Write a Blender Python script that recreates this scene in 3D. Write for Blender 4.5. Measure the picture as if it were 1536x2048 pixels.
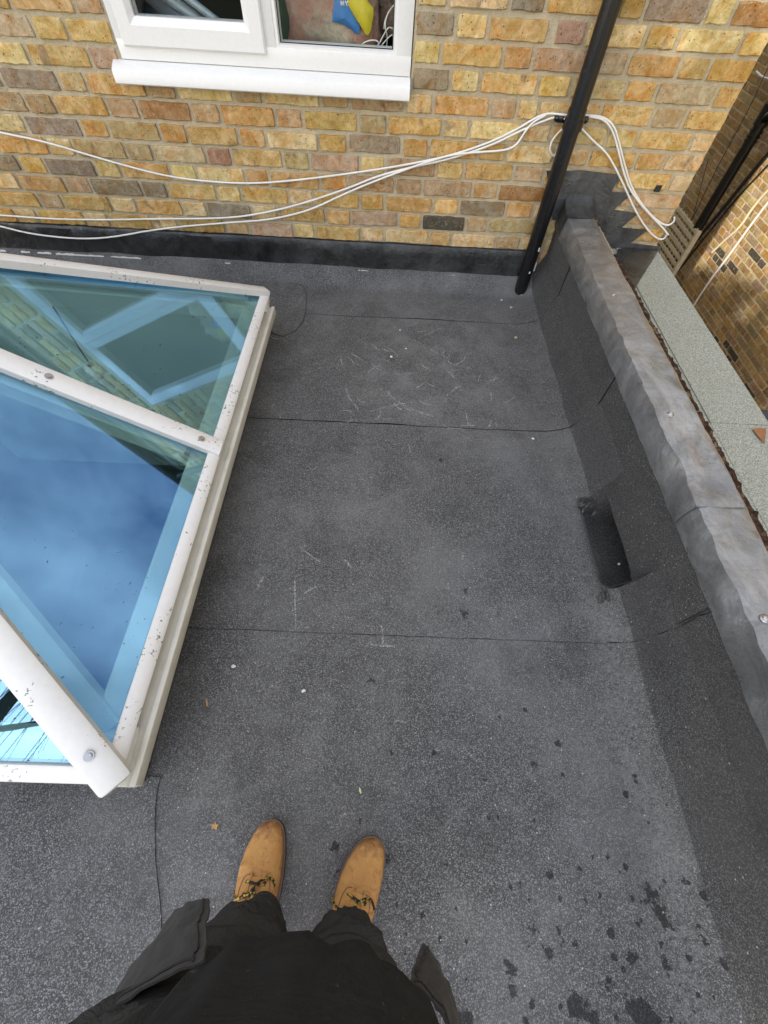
import bpy, bmesh, math, random
from mathutils import Vector, Matrix, Euler, noise
R = math.radians
for o in list(bpy.data.objects): bpy.data.objects.remove(o)
S = bpy.context.scene; COL = S.collection

# ------------------------------------------------------------------ camera
# house wall = plane Y 0, roof = plane Z 0, the phone is held 1.31 m above the roof
FPX = 835.6                                   # focal length in pixels of a 1536 x 2048 frame
CAM = Vector((0, -2.42, 1.31))
MR = Vector((0.9989, 0.0261, 0.0388)); MD = Vector((0.0429, -0.8420, -0.5377)); MF = Vector((0.0186, 0.5388, -0.8422))
cam = bpy.data.cameras.new('camera'); camo = bpy.data.objects.new('camera', cam); COL.objects.link(camo)
cam.sensor_fit = 'VERTICAL'; cam.sensor_height = 24.0; cam.lens = FPX/2048*24.0
cam.clip_start = 0.02; cam.clip_end = 600
rm = Matrix((MR, -MD, -MF)).transposed().to_4x4(); rm.translation = CAM
camo.matrix_world = rm; S.camera = camo

# ------------------------------------------------------------------ sky and sun
SUN_EL, SUN_AZ = 30.0, 218.0                  # low afternoon sun from behind the photographer's left shoulder
w = bpy.data.worlds.new('World'); S.world = w; w.use_nodes = True
nt = w.node_tree; nt.nodes.clear()
def N(t, ty, **k):
    n = t.nodes.new(ty)
    for a, b in k.items(): setattr(n, a, b)
    return n
sky = N(nt, 'ShaderNodeTexSky', sky_type='NISHITA', sun_disc=False)
sky.sun_elevation = R(SUN_EL); sky.sun_rotation = R(SUN_AZ); sky.air_density = 1.0; sky.dust_density = 1.0; sky.ozone_density = 1.0
tc = N(nt, 'ShaderNodeTexCoord'); mp = N(nt, 'ShaderNodeMapping'); mp.inputs['Scale'].default_value = (1.0, 1.6, 2.2)
cn = N(nt, 'ShaderNodeTexNoise'); cn.inputs['Scale'].default_value = 1.7; cn.inputs['Detail'].default_value = 8; cn.inputs['Roughness'].default_value = .55
cr = N(nt, 'ShaderNodeValToRGB'); cr.color_ramp.elements[0].position = .40; cr.color_ramp.elements[1].position = .74
cr.color_ramp.elements[0].color = (.10, .10, .10, 1); cr.color_ramp.elements[1].color = (.75, .75, .75, 1)
cm = N(nt, 'ShaderNodeMix', data_type='RGBA'); cm.inputs[7].default_value = (9.2, 8.8, 8.4, 1)
bg = N(nt, 'ShaderNodeBackground'); bg.inputs['Strength'].default_value = .15
wo = N(nt, 'ShaderNodeOutputWorld')
L = nt.links.new
L(tc.outputs['Generated'], mp.inputs['Vector']); L(mp.outputs[0], cn.inputs['Vector']); L(cn.outputs['Fac'], cr.inputs[0])
L(cr.outputs[0], cm.inputs[0]); L(sky.outputs[0], cm.inputs[6]); L(cm.outputs[2], bg.inputs['Color']); L(bg.outputs[0], wo.inputs[0])
sl = bpy.data.lights.new('sun', 'SUN'); sl.energy = 3.0; sl.angle = R(.6); sl.color = (1, .95, .87)
so = bpy.data.objects.new('sun', sl); COL.objects.link(so)
az = R(SUN_AZ); sd = Vector((math.sin(az)*math.cos(R(SUN_EL)), math.cos(az)*math.cos(R(SUN_EL)), math.sin(R(SUN_EL))))
so.rotation_euler = sd.to_track_quat('Z', 'Y').to_euler(); so.location = sd*20
v = S.view_settings; v.view_transform = 'Standard'; v.look = 'None'; v.gamma = 1; v.exposure = 1.18
S.render.engine = 'CYCLES'; S.cycles.use_denoising = True; S.cycles.max_bounces = 6; S.cycles.transparent_max_bounces = 12
S.cycles.caustics_reflective = False; S.cycles.caustics_refractive = False; S.cycles.sample_clamp_indirect = 6

# ------------------------------------------------------------------ helpers
def ray(x, y): return MR*(x-768)+MD*(y-1024)+MF*FPX
def W(x, y, Y=0.0):
    d = ray(x, y); return CAM+d*((Y-CAM.y)/d.y)
def F(x, y, Z=0.0):
    d = ray(x, y); return CAM+d*((Z-CAM.z)/d.z)
def SX(x, y, X):
    d = ray(x, y); return CAM+d*((X-CAM.x)/d.x)
def ZC(x, y, z): return CAM+ray(x, y)/FPX*z
def P(p):
    d = Vector(p)-CAM; z = d.dot(MF); return 768+FPX*d.dot(MR)/z, 1024+FPX*d.dot(MD)/z
ORG = {}
def tag(o, label=None, cat=None, group=None, kind=None):
    if label: o['label'] = label
    if cat: o['category'] = cat
    if group: o['group'] = group
    if kind: o['kind'] = kind
    return o
def link(o, parent=None):
    COL.objects.link(o)
    if parent is not None: o.parent = parent
    return o
def empty(name, loc, label=None, cat=None, group=None, kind=None):
    o = bpy.data.objects.new(name, None); link(o); o.location = loc; o.empty_display_size = .1
    ORG[o.name] = Vector(loc); return tag(o, label, cat, group, kind)
def org(o):
    while o.parent is not None: o = o.parent
    return ORG.get(o.name, Vector((0, 0, 0)))
class MB:
    def __init__(s): s.v = []; s.f = []; s.m = []; s.mi = 0
    def add(s, vs, fs):
        b = len(s.v); s.v += [Vector(q) for q in vs]; s.f += [tuple(b+i for i in f) for f in fs]; s.m += [s.mi]*len(fs)
    def box(s, a, b, bev=0):
        (x0, y0, z0), (x1, y1, z1) = a, b
        if bev:
            bm = bmesh.new(); bmesh.ops.create_cube(bm, size=1)
            for q in bm.verts: q.co = Vector(((x0+x1)/2+q.co.x*(x1-x0), (y0+y1)/2+q.co.y*(y1-y0), (z0+z1)/2+q.co.z*(z1-z0)))
            bmesh.ops.bevel(bm, geom=bm.edges[:], offset=bev, segments=2, profile=.5, affect='EDGES')
            bm.verts.index_update(); s.add([q.co.copy() for q in bm.verts], [[q.index for q in f.verts] for f in bm.faces]); bm.free(); return s
        s.add([(x0,y0,z0),(x1,y0,z0),(x1,y1,z0),(x0,y1,z0),(x0,y0,z1),(x1,y0,z1),(x1,y1,z1),(x0,y1,z1)],
              [(0,3,2,1),(4,5,6,7),(0,1,5,4),(1,2,6,5),(2,3,7,6),(3,0,4,7)]); return s
    def obox(s, p, q, up, wd, h0, h1, bev=.004, nose=0):
        "bar from p to q; section wd wide, from h0 to h1 along up"
        p, q = Vector(p), Vector(q); d = (q-p).normalized(); u = Vector(up); u = (u-d*u.dot(d)).normalized(); r = d.cross(u)
        sec = [(-wd/2, h0), (-wd/2, h1-bev), (-wd/2+bev*1.5, h1), (wd/2-bev*1.5, h1), (wd/2, h1-bev), (wd/2, h0)]
        ends = [(p, 1, 1), (q, 1, 1)] if not nose else [(p-d*nose, .70, .5), (p-d*nose*.6, .92, .92), (p, 1, 1), (q, 1, 1)]
        n = len(sec); s.loft([[e+r*a*k+u*(h0+(b-h0)*kh) for a, b in sec] for e, k, kh in ends]); return s
    def tube(s, pts, r, n=8, cap=True, smooth=0):
        pts = [Vector(q) for q in pts]
        for _ in range(smooth):
            o = [pts[0]]
            for a, b in zip(pts, pts[1:]): o += [a*.75+b*.25, a*.25+b*.75]
            pts = o+[pts[-1]]
        k = len(pts); rr = r if isinstance(r, (list, tuple)) else [r]*k
        if len(rr) != k: rr = [rr[min(len(rr)-1, int(i*len(rr)/k))] for i in range(k)]
        vs = []; ref = None
        for i, q in enumerate(pts):
            d = (pts[min(i+1, k-1)]-pts[max(i-1, 0)]).normalized()
            if ref is None: ref = d.orthogonal().normalized()
            ref = (ref-d*ref.dot(d)).normalized(); b = d.cross(ref)
            for j in range(n):
                a = 2*math.pi*j/n; vs.append(q+(ref*math.cos(a)+b*math.sin(a))*rr[i])
        fs = [(i*n+j, i*n+(j+1) % n, (i+1)*n+(j+1) % n, (i+1)*n+j) for i in range(k-1) for j in range(n)]
        if cap: fs += [tuple(range(n-1, -1, -1)), tuple(range((k-1)*n, k*n))]
        s.add(vs, fs); return s
    def loft(s, rings, closed=True, cap=True):
        n = len(rings[0]); k = len(rings); vs = [q for r in rings for q in r]
        fs = [(i*n+j, i*n+(j+1) % n, (i+1)*n+(j+1) % n, (i+1)*n+j) for i in range(k-1) for j in range(n if closed else n-1)]
        if cap and closed: fs += [tuple(range(n-1, -1, -1)), tuple(range((k-1)*n, k*n))]
        s.add(vs, fs); return s
    def grid(s, fn, nu, nv): return s.loft([[fn(i/nu, j/nv) for j in range(nv+1)] for i in range(nu+1)], closed=False)
    def sphere(s, c, r, n=10, sc=(1, 1, 1)):
        c = Vector(c); k = max(4, n//2)
        rings = [[c+Vector((math.cos(2*math.pi*j/n)*math.sin(t)*sc[0], math.sin(2*math.pi*j/n)*math.sin(t)*sc[1], -math.cos(t)*sc[2]))*r for j in range(n)] for t in [math.pi*(i+.15)/(k+.3) for i in range(k+1)]]
        return s.loft(rings)
    def prism(s, poly, ax, t):
        "flat polygon of world points thickened by vector ax*t"
        a = [Vector(q) for q in poly]; o = Vector(ax)*t; n = len(a)
        s.add(a+[q+o for q in a], [tuple(range(n-1, -1, -1)), tuple(range(n, 2*n))]+[(i, (i+1) % n, n+(i+1) % n, n+i) for i in range(n)]); return s
    def build(s, name, mat, parent=None, smooth=False, fix=True):
        me = bpy.data.meshes.new(name); o0 = org(parent) if parent is not None else Vector((0, 0, 0))
        me.from_pydata([tuple(q-o0) for q in s.v], [], s.f)
        mats = mat if isinstance(mat, (list, tuple)) else [mat]
        for q in mats: me.materials.append(q)
        if len(mats) > 1: me.polygons.foreach_set('material_index', s.m)
        if smooth is True: me.polygons.foreach_set('use_smooth', [True]*len(me.polygons))
        if fix:
            bm = bmesh.new(); bm.from_mesh(me); bmesh.ops.recalc_face_normals(bm, faces=bm.faces[:]); bm.to_mesh(me); bm.free()
        me.update(); o = bpy.data.objects.new(name, me); link(o, parent)
        if smooth == 'angle': autosmooth(me)
        return o
def autosmooth(me, ang=35):
    me.polygons.foreach_set('use_smooth', [True]*len(me.polygons))
    bm = bmesh.new(); bm.from_mesh(me)
    for e in bm.edges:
        if len(e.link_faces) == 2 and e.calc_face_angle(0) > R(ang): e.smooth = False
    bm.to_mesh(me); bm.free()
def ns(x, y=0, z=0): return noise.noise(Vector((x, y, z)))
def sst(a, b, x):
    t = max(0, min(1, (x-a)/(b-a))); return t*t*(3-2*t)

# ------------------------------------------------------------------ materials
class MT:
    def __init__(s, name, rough=.8, metal=0, spec=.5):
        s.m = bpy.data.materials.new(name); s.m.use_nodes = True; s.t = s.m.node_tree; s.b = s.t.nodes['Principled BSDF']
        s.b.inputs['Roughness'].default_value = rough; s.b.inputs['Metallic'].default_value = metal; s.b.inputs['Specular IOR Level'].default_value = spec
        s.co = N(s.t, 'ShaderNodeTexCoord').outputs['Object']; s.L = s.t.links.new
    def pos(s): s.co = N(s.t, 'ShaderNodeNewGeometry').outputs['Position']; return s
    def mapv(s, sc, loc=(0, 0, 0)):
        n = N(s.t, 'ShaderNodeMapping'); n.inputs['Scale'].default_value = sc; n.inputs['Location'].default_value = loc; s.L(s.co, n.inputs[0]); return n.outputs[0]
    def noise(s, sc, det=3, rough=.55, vec=None, dist=0, out='Fac'):
        n = N(s.t, 'ShaderNodeTexNoise'); n.inputs['Scale'].default_value = sc; n.inputs['Detail'].default_value = det; n.inputs['Roughness'].default_value = rough; n.inputs['Distortion'].default_value = dist
        s.L(vec or s.co, n.inputs['Vector']); return n.outputs[out]
    def vor(s, sc, feat='F1', out='Distance', vec=None, rnd=1):
        n = N(s.t, 'ShaderNodeTexVoronoi', feature=feat); n.inputs['Scale'].default_value = sc; n.inputs['Randomness'].default_value = rnd
        s.L(vec or s.co, n.inputs['Vector']); return n.outputs[out]
    def ramp(s, x, *st):
        n = N(s.t, 'ShaderNodeValToRGB'); e = n.color_ramp.elements
        while len(e) < len(st): e.new(.5)
        for q, (p, c) in zip(e, st):
            q.position = p; q.color = (c, c, c, 1) if isinstance(c, (int, float)) else (*c, 1)
        s.L(x, n.inputs[0]); return n.outputs[0]
    def mix(s, f, a, b, mode='MIX'):
        n = N(s.t, 'ShaderNodeMix', data_type='RGBA', blend_type=mode)
        for i, q in ((0, f), (6, a), (7, b)):
            if isinstance(q, (int, float)): n.inputs[i].default_value = q if i == 0 else (q, q, q, 1)
            elif isinstance(q, tuple): n.inputs[i].default_value = (*q, 1)
            else: s.L(q, n.inputs[i])
        return n.outputs[2]
    def math(s, op, a, b=0.0, c=0.0):
        n = N(s.t, 'ShaderNodeMath', operation=op)
        for i, q in enumerate((a, b, c)):
            if isinstance(q, (int, float)): n.inputs[i].default_value = q
            else: s.L(q, n.inputs[i])
        return n.outputs[0]
    def sep(s):
        n = N(s.t, 'ShaderNodeSeparateXYZ'); s.L(s.co, n.inputs[0]); return n.outputs
    def col(s, c):
        if isinstance(c, tuple): s.b.inputs['Base Color'].default_value = (*c, 1)
        else: s.L(c, s.b.inputs['Base Color'])
        return s
    def rgh(s, x): s.L(x, s.b.inputs['Roughness']); return s
    def bump(s, h, st=.3, d=.01):
        n = N(s.t, 'ShaderNodeBump'); n.inputs['Strength'].default_value = st; n.inputs['Distance'].default_value = d
        s.L(h, n.inputs['Height']); pv = s.b.inputs['Normal']
        if pv.is_linked: s.L(pv.links[0].from_socket, n.inputs['Normal'])
        s.L(n.outputs[0], pv); return s
M = {}
def simple(name, c, rough=.6, metal=0, var=.25, sc=8, bump=.0, bsc=60, spec=.5):
    m = MT(name, rough, metal, spec); d = tuple(x*(1-var) for x in c); u = tuple(min(1, x*(1+var)) for x in c)
    m.col(m.mix(m.noise(sc, 5), d, u))
    if bump: m.bump(m.noise(bsc, 3), bump, .01)
    M[name] = m.m; return m

def felt(name, dark, light, dust, spots=()):
    m = MT(name, .82, 0, .45).pos()
    cell = m.vor(480, out='Color'); n = N(m.t, 'ShaderNodeSeparateColor'); m.L(cell, n.inputs[0]); rnd = n.outputs[0]
    c = m.ramp(rnd, (0, tuple(x*.45 for x in dark)), (.5, dark), (.90, light), (1, tuple(x*1.6 for x in light)))
    fine = m.noise(900, 2); c = m.mix(.30, c, m.ramp(fine, (.3, tuple(x*.4 for x in dark)), (.7, light)))
    # weathering: dusty drift marks and scuffs
    big = m.noise(2.1, 8, .66); c = m.mix(m.ramp(big, (.44, 0), (.66, .45)), c, dust)
    med = m.noise(9, 6, .65, dist=.6); c = m.mix(m.ramp(med, (.52, 0), (.80, .30)), c, tuple(x*1.1 for x in dust))
    med2 = m.noise(5, 4, .6, vec=m.mapv((1, 1, 1), (3, 7, 1))); c = m.mix(m.ramp(med2, (.52, 0), (.74, .40)), c, tuple(x*.6 for x in dark))
    sx = m.sep()
    if spots:
        # chalky scratches between the outlet and the house wall
        dx = m.math('MULTIPLY', m.math('ADD', sx[0], -.22), 1.9); dy = m.math('MULTIPLY', m.math('ADD', sx[1], .72), 1.7)
        rr = m.math('ADD', m.math('MULTIPLY', dx, dx), m.math('MULTIPLY', dy, dy))
        reg = m.ramp(rr, (.15, 1), (1, 0))
        # a film of pale dust in the same trodden area
        c = m.mix(m.math('MULTIPLY', reg, m.ramp(m.noise(7, 5, .7), (.42, 0), (.70, .5))), c, (.22, .22, .215))
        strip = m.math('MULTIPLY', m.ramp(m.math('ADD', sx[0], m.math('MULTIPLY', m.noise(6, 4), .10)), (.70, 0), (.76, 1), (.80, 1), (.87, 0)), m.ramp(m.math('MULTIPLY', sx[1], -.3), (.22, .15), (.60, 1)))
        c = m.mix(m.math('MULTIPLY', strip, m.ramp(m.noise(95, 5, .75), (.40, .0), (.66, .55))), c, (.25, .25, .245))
        # bitumen bleeding through: round damp-looking spots, each at its own place
        dist = m.noise(70, 3, .6, out='Color'); ds = N(m.t, 'ShaderNodeVectorMath', operation='MULTIPLY_ADD'); ds.inputs[1].default_value = (.055, .055, 0); ds.inputs[2].default_value = (-.0275, -.0275, 0)
        m.L(dist, ds.inputs[0]); pp = N(m.t, 'ShaderNodeVectorMath', operation='ADD'); m.L(m.co, pp.inputs[0]); m.L(ds.outputs[0], pp.inputs[1])
        tot = None
        for (px, py, rad) in spots:
            q = F(px, py); n3 = N(m.t, 'ShaderNodeVectorMath', operation='DISTANCE'); n3.inputs[1].default_value = (q.x, q.y, q.z); m.L(pp.outputs[0], n3.inputs[0])
            t = m.math('MINIMUM', m.math('MAXIMUM', m.math('MULTIPLY', m.math('SUBTRACT', rad*.78, n3.outputs['Value']), 190.0), 0.0), 1.0); tot = t if tot is None else m.math('MAXIMUM', tot, t)
        # scattered smaller ones, thicker towards the lower right
        ds2 = N(m.t, 'ShaderNodeVectorMath', operation='MULTIPLY_ADD'); ds2.inputs[1].default_value = (.016, .016, 0); ds2.inputs[2].default_value = (0, 0, 0); m.L(m.noise(120, 2, .6, out='Color'), ds2.inputs[0]); p2_ = N(m.t, 'ShaderNodeVectorMath', operation='ADD'); m.L(m.co, p2_.inputs[0]); m.L(ds2.outputs[0], p2_.inputs[1])
        vd = m.vor(26, vec=p2_.outputs[0]); vc = m.vor(26, out='Color', vec=p2_.outputs[0]); n4 = N(m.t, 'ShaderNodeSeparateColor'); m.L(vc, n4.inputs[0])
        den = m.math('MULTIPLY', m.math('MULTIPLY', m.ramp(m.math('ADD', m.math('MULTIPLY', sx[0], .8), .45), (.35, 0), (1, 1)), m.ramp(m.math('MULTIPLY', sx[1], -.3), (.66, 0), (.88, 1))), 1.0)
        sel = m.math('LESS_THAN', n4.outputs[0], den); rad = m.math('MULTIPLY', n4.outputs[1], .30); tiny = m.math('MULTIPLY', sel, m.math('LESS_THAN', vd, rad))
        vd3 = m.vor(52, vec=p2_.outputs[0]); vc3 = m.vor(52, out='Color', vec=p2_.outputs[0]); n6 = N(m.t, 'ShaderNodeSeparateColor'); m.L(vc3, n6.inputs[0])
        tiny = m.math('MAXIMUM', tiny, m.math('MULTIPLY', m.math('LESS_THAN', n6.outputs[0], m.math('MULTIPLY', den, .55)), m.math('LESS_THAN', vd3, m.math('MULTIPLY', n6.outputs[1], .38))))
        tot = m.math('MAXIMUM', tot, tiny)
        c = m.mix(m.math('MULTIPLY', tot, m.ramp(fine, (.35, .95), (.75, .62))), c, (.008, .008, .009))
    # bright mineral flecks
    vc2 = m.vor(150, out='Color'); n5 = N(m.t, 'ShaderNodeSeparateColor'); m.L(vc2, n5.inputs[0]); vd2 = m.vor(150)
    fl = m.math('MULTIPLY', m.math('GREATER_THAN', n5.outputs[0], .988), m.math('LESS_THAN', vd2, .26)); c = m.mix(m.math('MULTIPLY', fl, .85), c, (.5, .5, .48))
    m.col(c); m.rgh(m.ramp(rnd, (.0, .9), (.8, .72), (1, .42)))
    m.bump(rnd, .55, .0035); m.bump(m.noise(24, 4), .28, .006)
    M[name] = m.m
SP = [(882,920,.012),(928,1042,.009),(930,1182,.013),(928,1228,.016),(878,1222,.012),(858,652,.010),(740,1360,.014),(483,1434,.008),(668,1695,.017),(1070,1533,.013),
      (1285,1412,.022),(775,1718,.016),(678,1745,.012),(1018,1940,.020),(1022,1975,.018),(1300,1790,.024),(1318,1825,.026),(1335,1850,.018),(1150,2015,.030),(1180,2030,.024),
      (1270,2020,.032),(1300,2040,.030),(930,2040,.022),(1330,1930,.02),(1066,1856,.014),(1040,1770,.011),(1100,1750,.010),(917,2000,.012)]
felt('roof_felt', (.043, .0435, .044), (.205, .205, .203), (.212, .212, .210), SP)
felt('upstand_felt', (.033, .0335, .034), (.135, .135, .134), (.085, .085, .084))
m = MT('bitumen', .38, 0, .5); m.col((.008, .008, .009)); m.bump(m.noise(90, 3), .4, .004); M['bitumen'] = m.m
m = MT('green_felt', .9).pos(); vv = m.vor(420, out='Color'); n_ = N(m.t, 'ShaderNodeSeparateColor'); m.L(vv, n_.inputs[0])
c = m.ramp(n_.outputs[0], (0, (.15, .16, .13)), (.5, (.30, .315, .265)), (1, (.47, .48, .42))); c = m.mix(m.ramp(m.noise(3, 6, .6), (.45, 0), (.8, .35)), c, (.22, .225, .18))
m.col(c); m.bump(n_.outputs[0], .4, .003); M['green_felt'] = m.m

def brickmat(name, attr):
    m = MT(name, .88, 0, .3).pos()
    if attr: base = N(m.t, 'ShaderNodeAttribute', attribute_name='col').outputs['Color']; rnd = m.noise(2.1, 0)
    else:
        oi = N(m.t, 'ShaderNodeObjectInfo'); base = oi.outputs['Color']; rnd = oi.outputs['Random']
    hs = N(m.t, 'ShaderNodeHueSaturation'); hs.inputs['Saturation'].default_value = .80; hs.inputs['Value'].default_value = 1.45; m.L(base, hs.inputs['Color'])
    c = base
    c = m.mix(m.ramp(m.noise(15, 6, .68, dist=.9), (.42, 0), (.62, .80)), c, hs.outputs[0])                                   # worn pale fire skin
    c = m.mix(m.ramp(m.noise(13, 5, .66, dist=.6, vec=m.mapv((1, 1, 1), (5, 3, 8))), (.48, 0), (.64, .70)), c, m.mix(1, c, (.95, .64, .31), 'MULTIPLY'))  # orange flush
    pn = m.noise(9, 4, .6, dist=.5, vec=m.mapv((1.6, 1.6, .8), (1, 9, 4))); c = m.mix(m.ramp(pn, (.61, 0), (.69, .55)), c, (.15, .105, .085))      # dark kiss marks
    c = m.mix(m.ramp(m.noise(48, 5, .75), (.42, 0), (.70, .55)), c, m.mix(1, c, (.45, .38, .30), 'MULTIPLY'))
    c = m.mix(m.ramp(m.noise(70, 4, .7, vec=m.mapv((1, 1, 1), (8, 1, 3))), (.56, 0), (.74, .5)), c, (.60, .50, .30))                 # mortar smears and sand
    c = m.mix(m.ramp(m.noise(19, 7, .78, dist=.5, vec=m.mapv((1, 1, 1), (6, 2, 9))), (.60, 0), (.67, .75)), c, (.56, .48, .32))
    pit = m.vor(80); sp = m.ramp(pit, (.12, 1), (.20, 0)); pk = m.math('MULTIPLY', sp, m.math('GREATER_THAN', m.noise(24, 2), .50)); c = m.mix(m.math('MULTIPLY', pk, .85), c, (.03, .02, .012))
    c = m.mix(m.ramp(m.noise(5, 5, .7, vec=m.mapv((1, 1, 1), (2, 2, 2))), (.60, 0), (.8, .35)), c, (.16, .14, .11))           # soot
    m.col(c); m.bump(m.noise(34, 6, .72), .8, .010); m.bump(m.noise(150, 4, .7), .55, .005); m.bump(m.math('SUBTRACT', 1.0, pk), .6, .004)
    M[name] = m.m
brickmat('stock_brick', False); brickmat('stock_brick_mass', True)
m = MT('mortar', .95, 0, .2).pos(); c = m.mix(m.noise(20, 6, .7), (.42, .355, .24), (.66, .575, .41)); c = m.mix(m.ramp(m.noise(3, 4), (.5, 0), (.75, .4)), c, (.34, .295, .21))
m.col(c); m.bump(m.noise(140, 5, .75), .9, .008); m.bump(m.noise(26, 4, .6), .8, .014); M['mortar'] = m.m
def lead(name, a, b, stain, rough, metal):
    m = MT(name, rough, metal, .5).pos(); c = m.mix(m.ramp(m.noise(6, 7, .7, dist=.8), (.36, 0), (.64, 1)), a, b)
    c = m.mix(m.ramp(m.noise(21, 6, .75, vec=m.mapv((1, .45, 1)), dist=1), (.60, 0), (.68, .65)), c, stain)
    c = m.mix(m.ramp(m.noise(5, 6, .68, vec=m.mapv((1.3, .5, 1), (4, 4, 4)), dist=.6), (.52, 0), (.68, .6)), c, tuple(min(.8, x*1.45) for x in b))
    c = m.mix(m.ramp(m.noise(28, 6, .7, vec=m.mapv((.4, 2.2, 1), (2, 6, 4))), (.56, 0), (.74, .45)), c, tuple(x*.6 for x in a))
    c = m.mix(m.ramp(m.noise(110, 3, .7), (.62, 0), (.74, .5)), c, tuple(x*.3 for x in a))
    m.col(c); m.rgh(m.ramp(m.noise(12, 5, .6), (.3, rough-.16), (.72, rough+.18))); m.bump(m.noise(8, 4, .5), .5, .018); m.bump(m.noise(30, 5, .6, dist=1.4), .45, .007); M[name] = m.m
lead('weathered_lead', (.165, .169, .172), (.31, .316, .321), (.20, .155, .145), .38, .50)
lead('dark_lead', (.022, .023, .024), (.062, .064, .066), (.035, .033, .03), .34, .45)
lead('grey_lead', (.040, .042, .044), (.105, .108, .112), (.05, .05, .052), .40, .45)
m = MT('moss', .95, 0, .2).pos(); c = m.ramp(m.noise(42, 6, .75), (.36, (.022, .012, .008)), (.52, (.06, .032, .02)), (.62, (.20, .14, .07)), (.74, (.52, .46, .34)))
m.col(c); m.bump(m.noise(90, 4), .9, .012); M['moss'] = m.m
m = MT('white_upvc', .32, 0, .5).pos(); c = m.mix(m.noise(60, 5, .7), (.70, .70, .685), (.80, .80, .79)); c = m.mix(m.ramp(m.noise(6, 5, .7), (.55, 0), (.85, .25)), c, (.60, .57, .50)); c = m.mix(m.ramp(m.noise(230, 2), (.66, 0), (.76, .35)), c, (.42, .40, .36))
m.col(c); M['white_upvc'] = m.m
m = MT('weathered_white', .42, 0, .5).pos(); c = m.mix(m.noise(45, 5, .7), (.68, .675, .65), (.80, .795, .78)); c = m.mix(m.ramp(m.noise(4, 6, .7), (.5, 0), (.8, .45)), c, (.60, .57, .48))
sp = m.math('MULTIPLY', m.math('GREATER_THAN', m.noise(105, 4, .65), .605), m.math('GREATER_THAN', m.noise(7, 5, .65, vec=m.mapv((1, 1, 1), (3, 1, 6))), .53)); c = m.mix(m.math('MULTIPLY', sp, .85), c, (.09, .085, .07))
c = m.mix(m.ramp(m.noise(14, 6, .75, vec=m.mapv((1, 1, 1), (7, 7, 7))), (.66, 0), (.76, .5)), c, (.40, .37, .30)); m.col(c); M['weathered_white'] = m.m
m = MT('dirty_cream', .6).pos(); c = m.mix(m.noise(18, 6, .7), (.46, .44, .37), (.66, .64, .56)); c = m.mix(m.ramp(m.noise(9, 6, .7, vec=m.mapv((3, .7, 1))), (.52, 0), (.72, .55)), c, (.34, .30, .20)); m.col(c); M['dirty_cream'] = m.m
def glass(name, tr, refl, base, dirt=0.0):
    m = bpy.data.materials.new(name); m.use_nodes = True; t = m.node_tree; t.nodes.clear(); k = t.links.new
    o = N(t, 'ShaderNodeOutputMaterial'); mx = N(t, 'ShaderNodeMixShader'); a = N(t, 'ShaderNodeBsdfTransparent'); g = N(t, 'ShaderNodeBsdfGlossy'); a.inputs[0].default_value = (*tr, 1)
    g.inputs['Color'].default_value = (*refl, 1); g.inputs['Roughness'].default_value = 0.0
    lw = N(t, 'ShaderNodeLayerWeight'); pw_ = N(t, 'ShaderNodeMath', operation='POWER'); pw_.inputs[1].default_value = 4.0; ad = N(t, 'ShaderNodeMath', operation='MULTIPLY_ADD', use_clamp=True); ad.inputs[1].default_value = .75; ad.inputs[2].default_value = base
    k(lw.outputs['Facing'], pw_.inputs[0]); k(pw_.outputs[0], ad.inputs[0]); k(ad.outputs[0], mx.inputs[0]); k(a.outputs[0], mx.inputs[1]); k(g.outputs[0], mx.inputs[2])
    if dirt:
        d = N(t, 'ShaderNodeBsdfDiffuse'); d.inputs[0].default_value = (.10, .095, .08, 1); ge = N(t, 'ShaderNodeNewGeometry')
        n1 = N(t, 'ShaderNodeTexNoise'); n1.inputs['Scale'].default_value = 75; n1.inputs['Detail'].default_value = 2; n2 = N(t, 'ShaderNodeTexNoise'); n2.inputs['Scale'].default_value = 5; n2.inputs['Detail'].default_value = 4
        r1 = N(t, 'ShaderNodeMath', operation='GREATER_THAN'); r1.inputs[1].default_value = .725; r2 = N(t, 'ShaderNodeMath', operation='GREATER_THAN'); r2.inputs[1].default_value = .52; mu = N(t, 'ShaderNodeMath', operation='MULTIPLY'); mu2 = N(t, 'ShaderNodeMath', operation='MULTIPLY'); mu2.inputs[1].default_value = dirt
        k(ge.outputs['Position'], n1.inputs[0]); k(ge.outputs['Position'], n2.inputs[0]); k(n1.outputs[0], r1.inputs[0]); k(n2.outputs[0], r2.inputs[0]); k(r1.outputs[0], mu.inputs[0]); k(r2.outputs[0], mu.inputs[1]); k(mu.outputs[0], mu2.inputs[0])
        m2 = N(t, 'ShaderNodeMixShader'); k(mu2.outputs[0], m2.inputs[0]); k(mx.outputs[0], m2.inputs[1]); k(d.outputs[0], m2.inputs[2]); k(m2.outputs[0], o.inputs[0])
    else: k(mx.outputs[0], o.inputs[0])
    M[name] = m
glass('solar_glass', (.80, .93, .92), (.32, .60, 1.0), .185, .8)
glass('window_glass', (.95, .97, .96), (1, 1, 1), .015)
m = MT('black_paint', .22, 0, .5); m.col(m.mix(m.ramp(m.noise(60, 4), (.62, 0), (.72, .4)), (.008, .008, .009), (.05, .05, .05))); m.bump(m.noise(25, 3), .06, .004); M['black_paint'] = m.m
simple('white_cable', (.74, .73, .69), .45, 0, .10, 30)
simple('cable_and_shadow', (.60, .55, .50), .6, 0, .15, 20)
simple('black_rubber', (.012, .012, .012), .5, 0, .3)
simple('steel', (.42, .42, .42), .3, .9, .2, 60)
simple('trellis_wood', (.56, .48, .32), .85, 0, .3, 25, .4)
simple('slate', (.07, .072, .078), .7, 0, .3, 10, .3)
simple('room_plaster', (.78, .78, .76), .9, 0, .08, 2)
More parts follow.
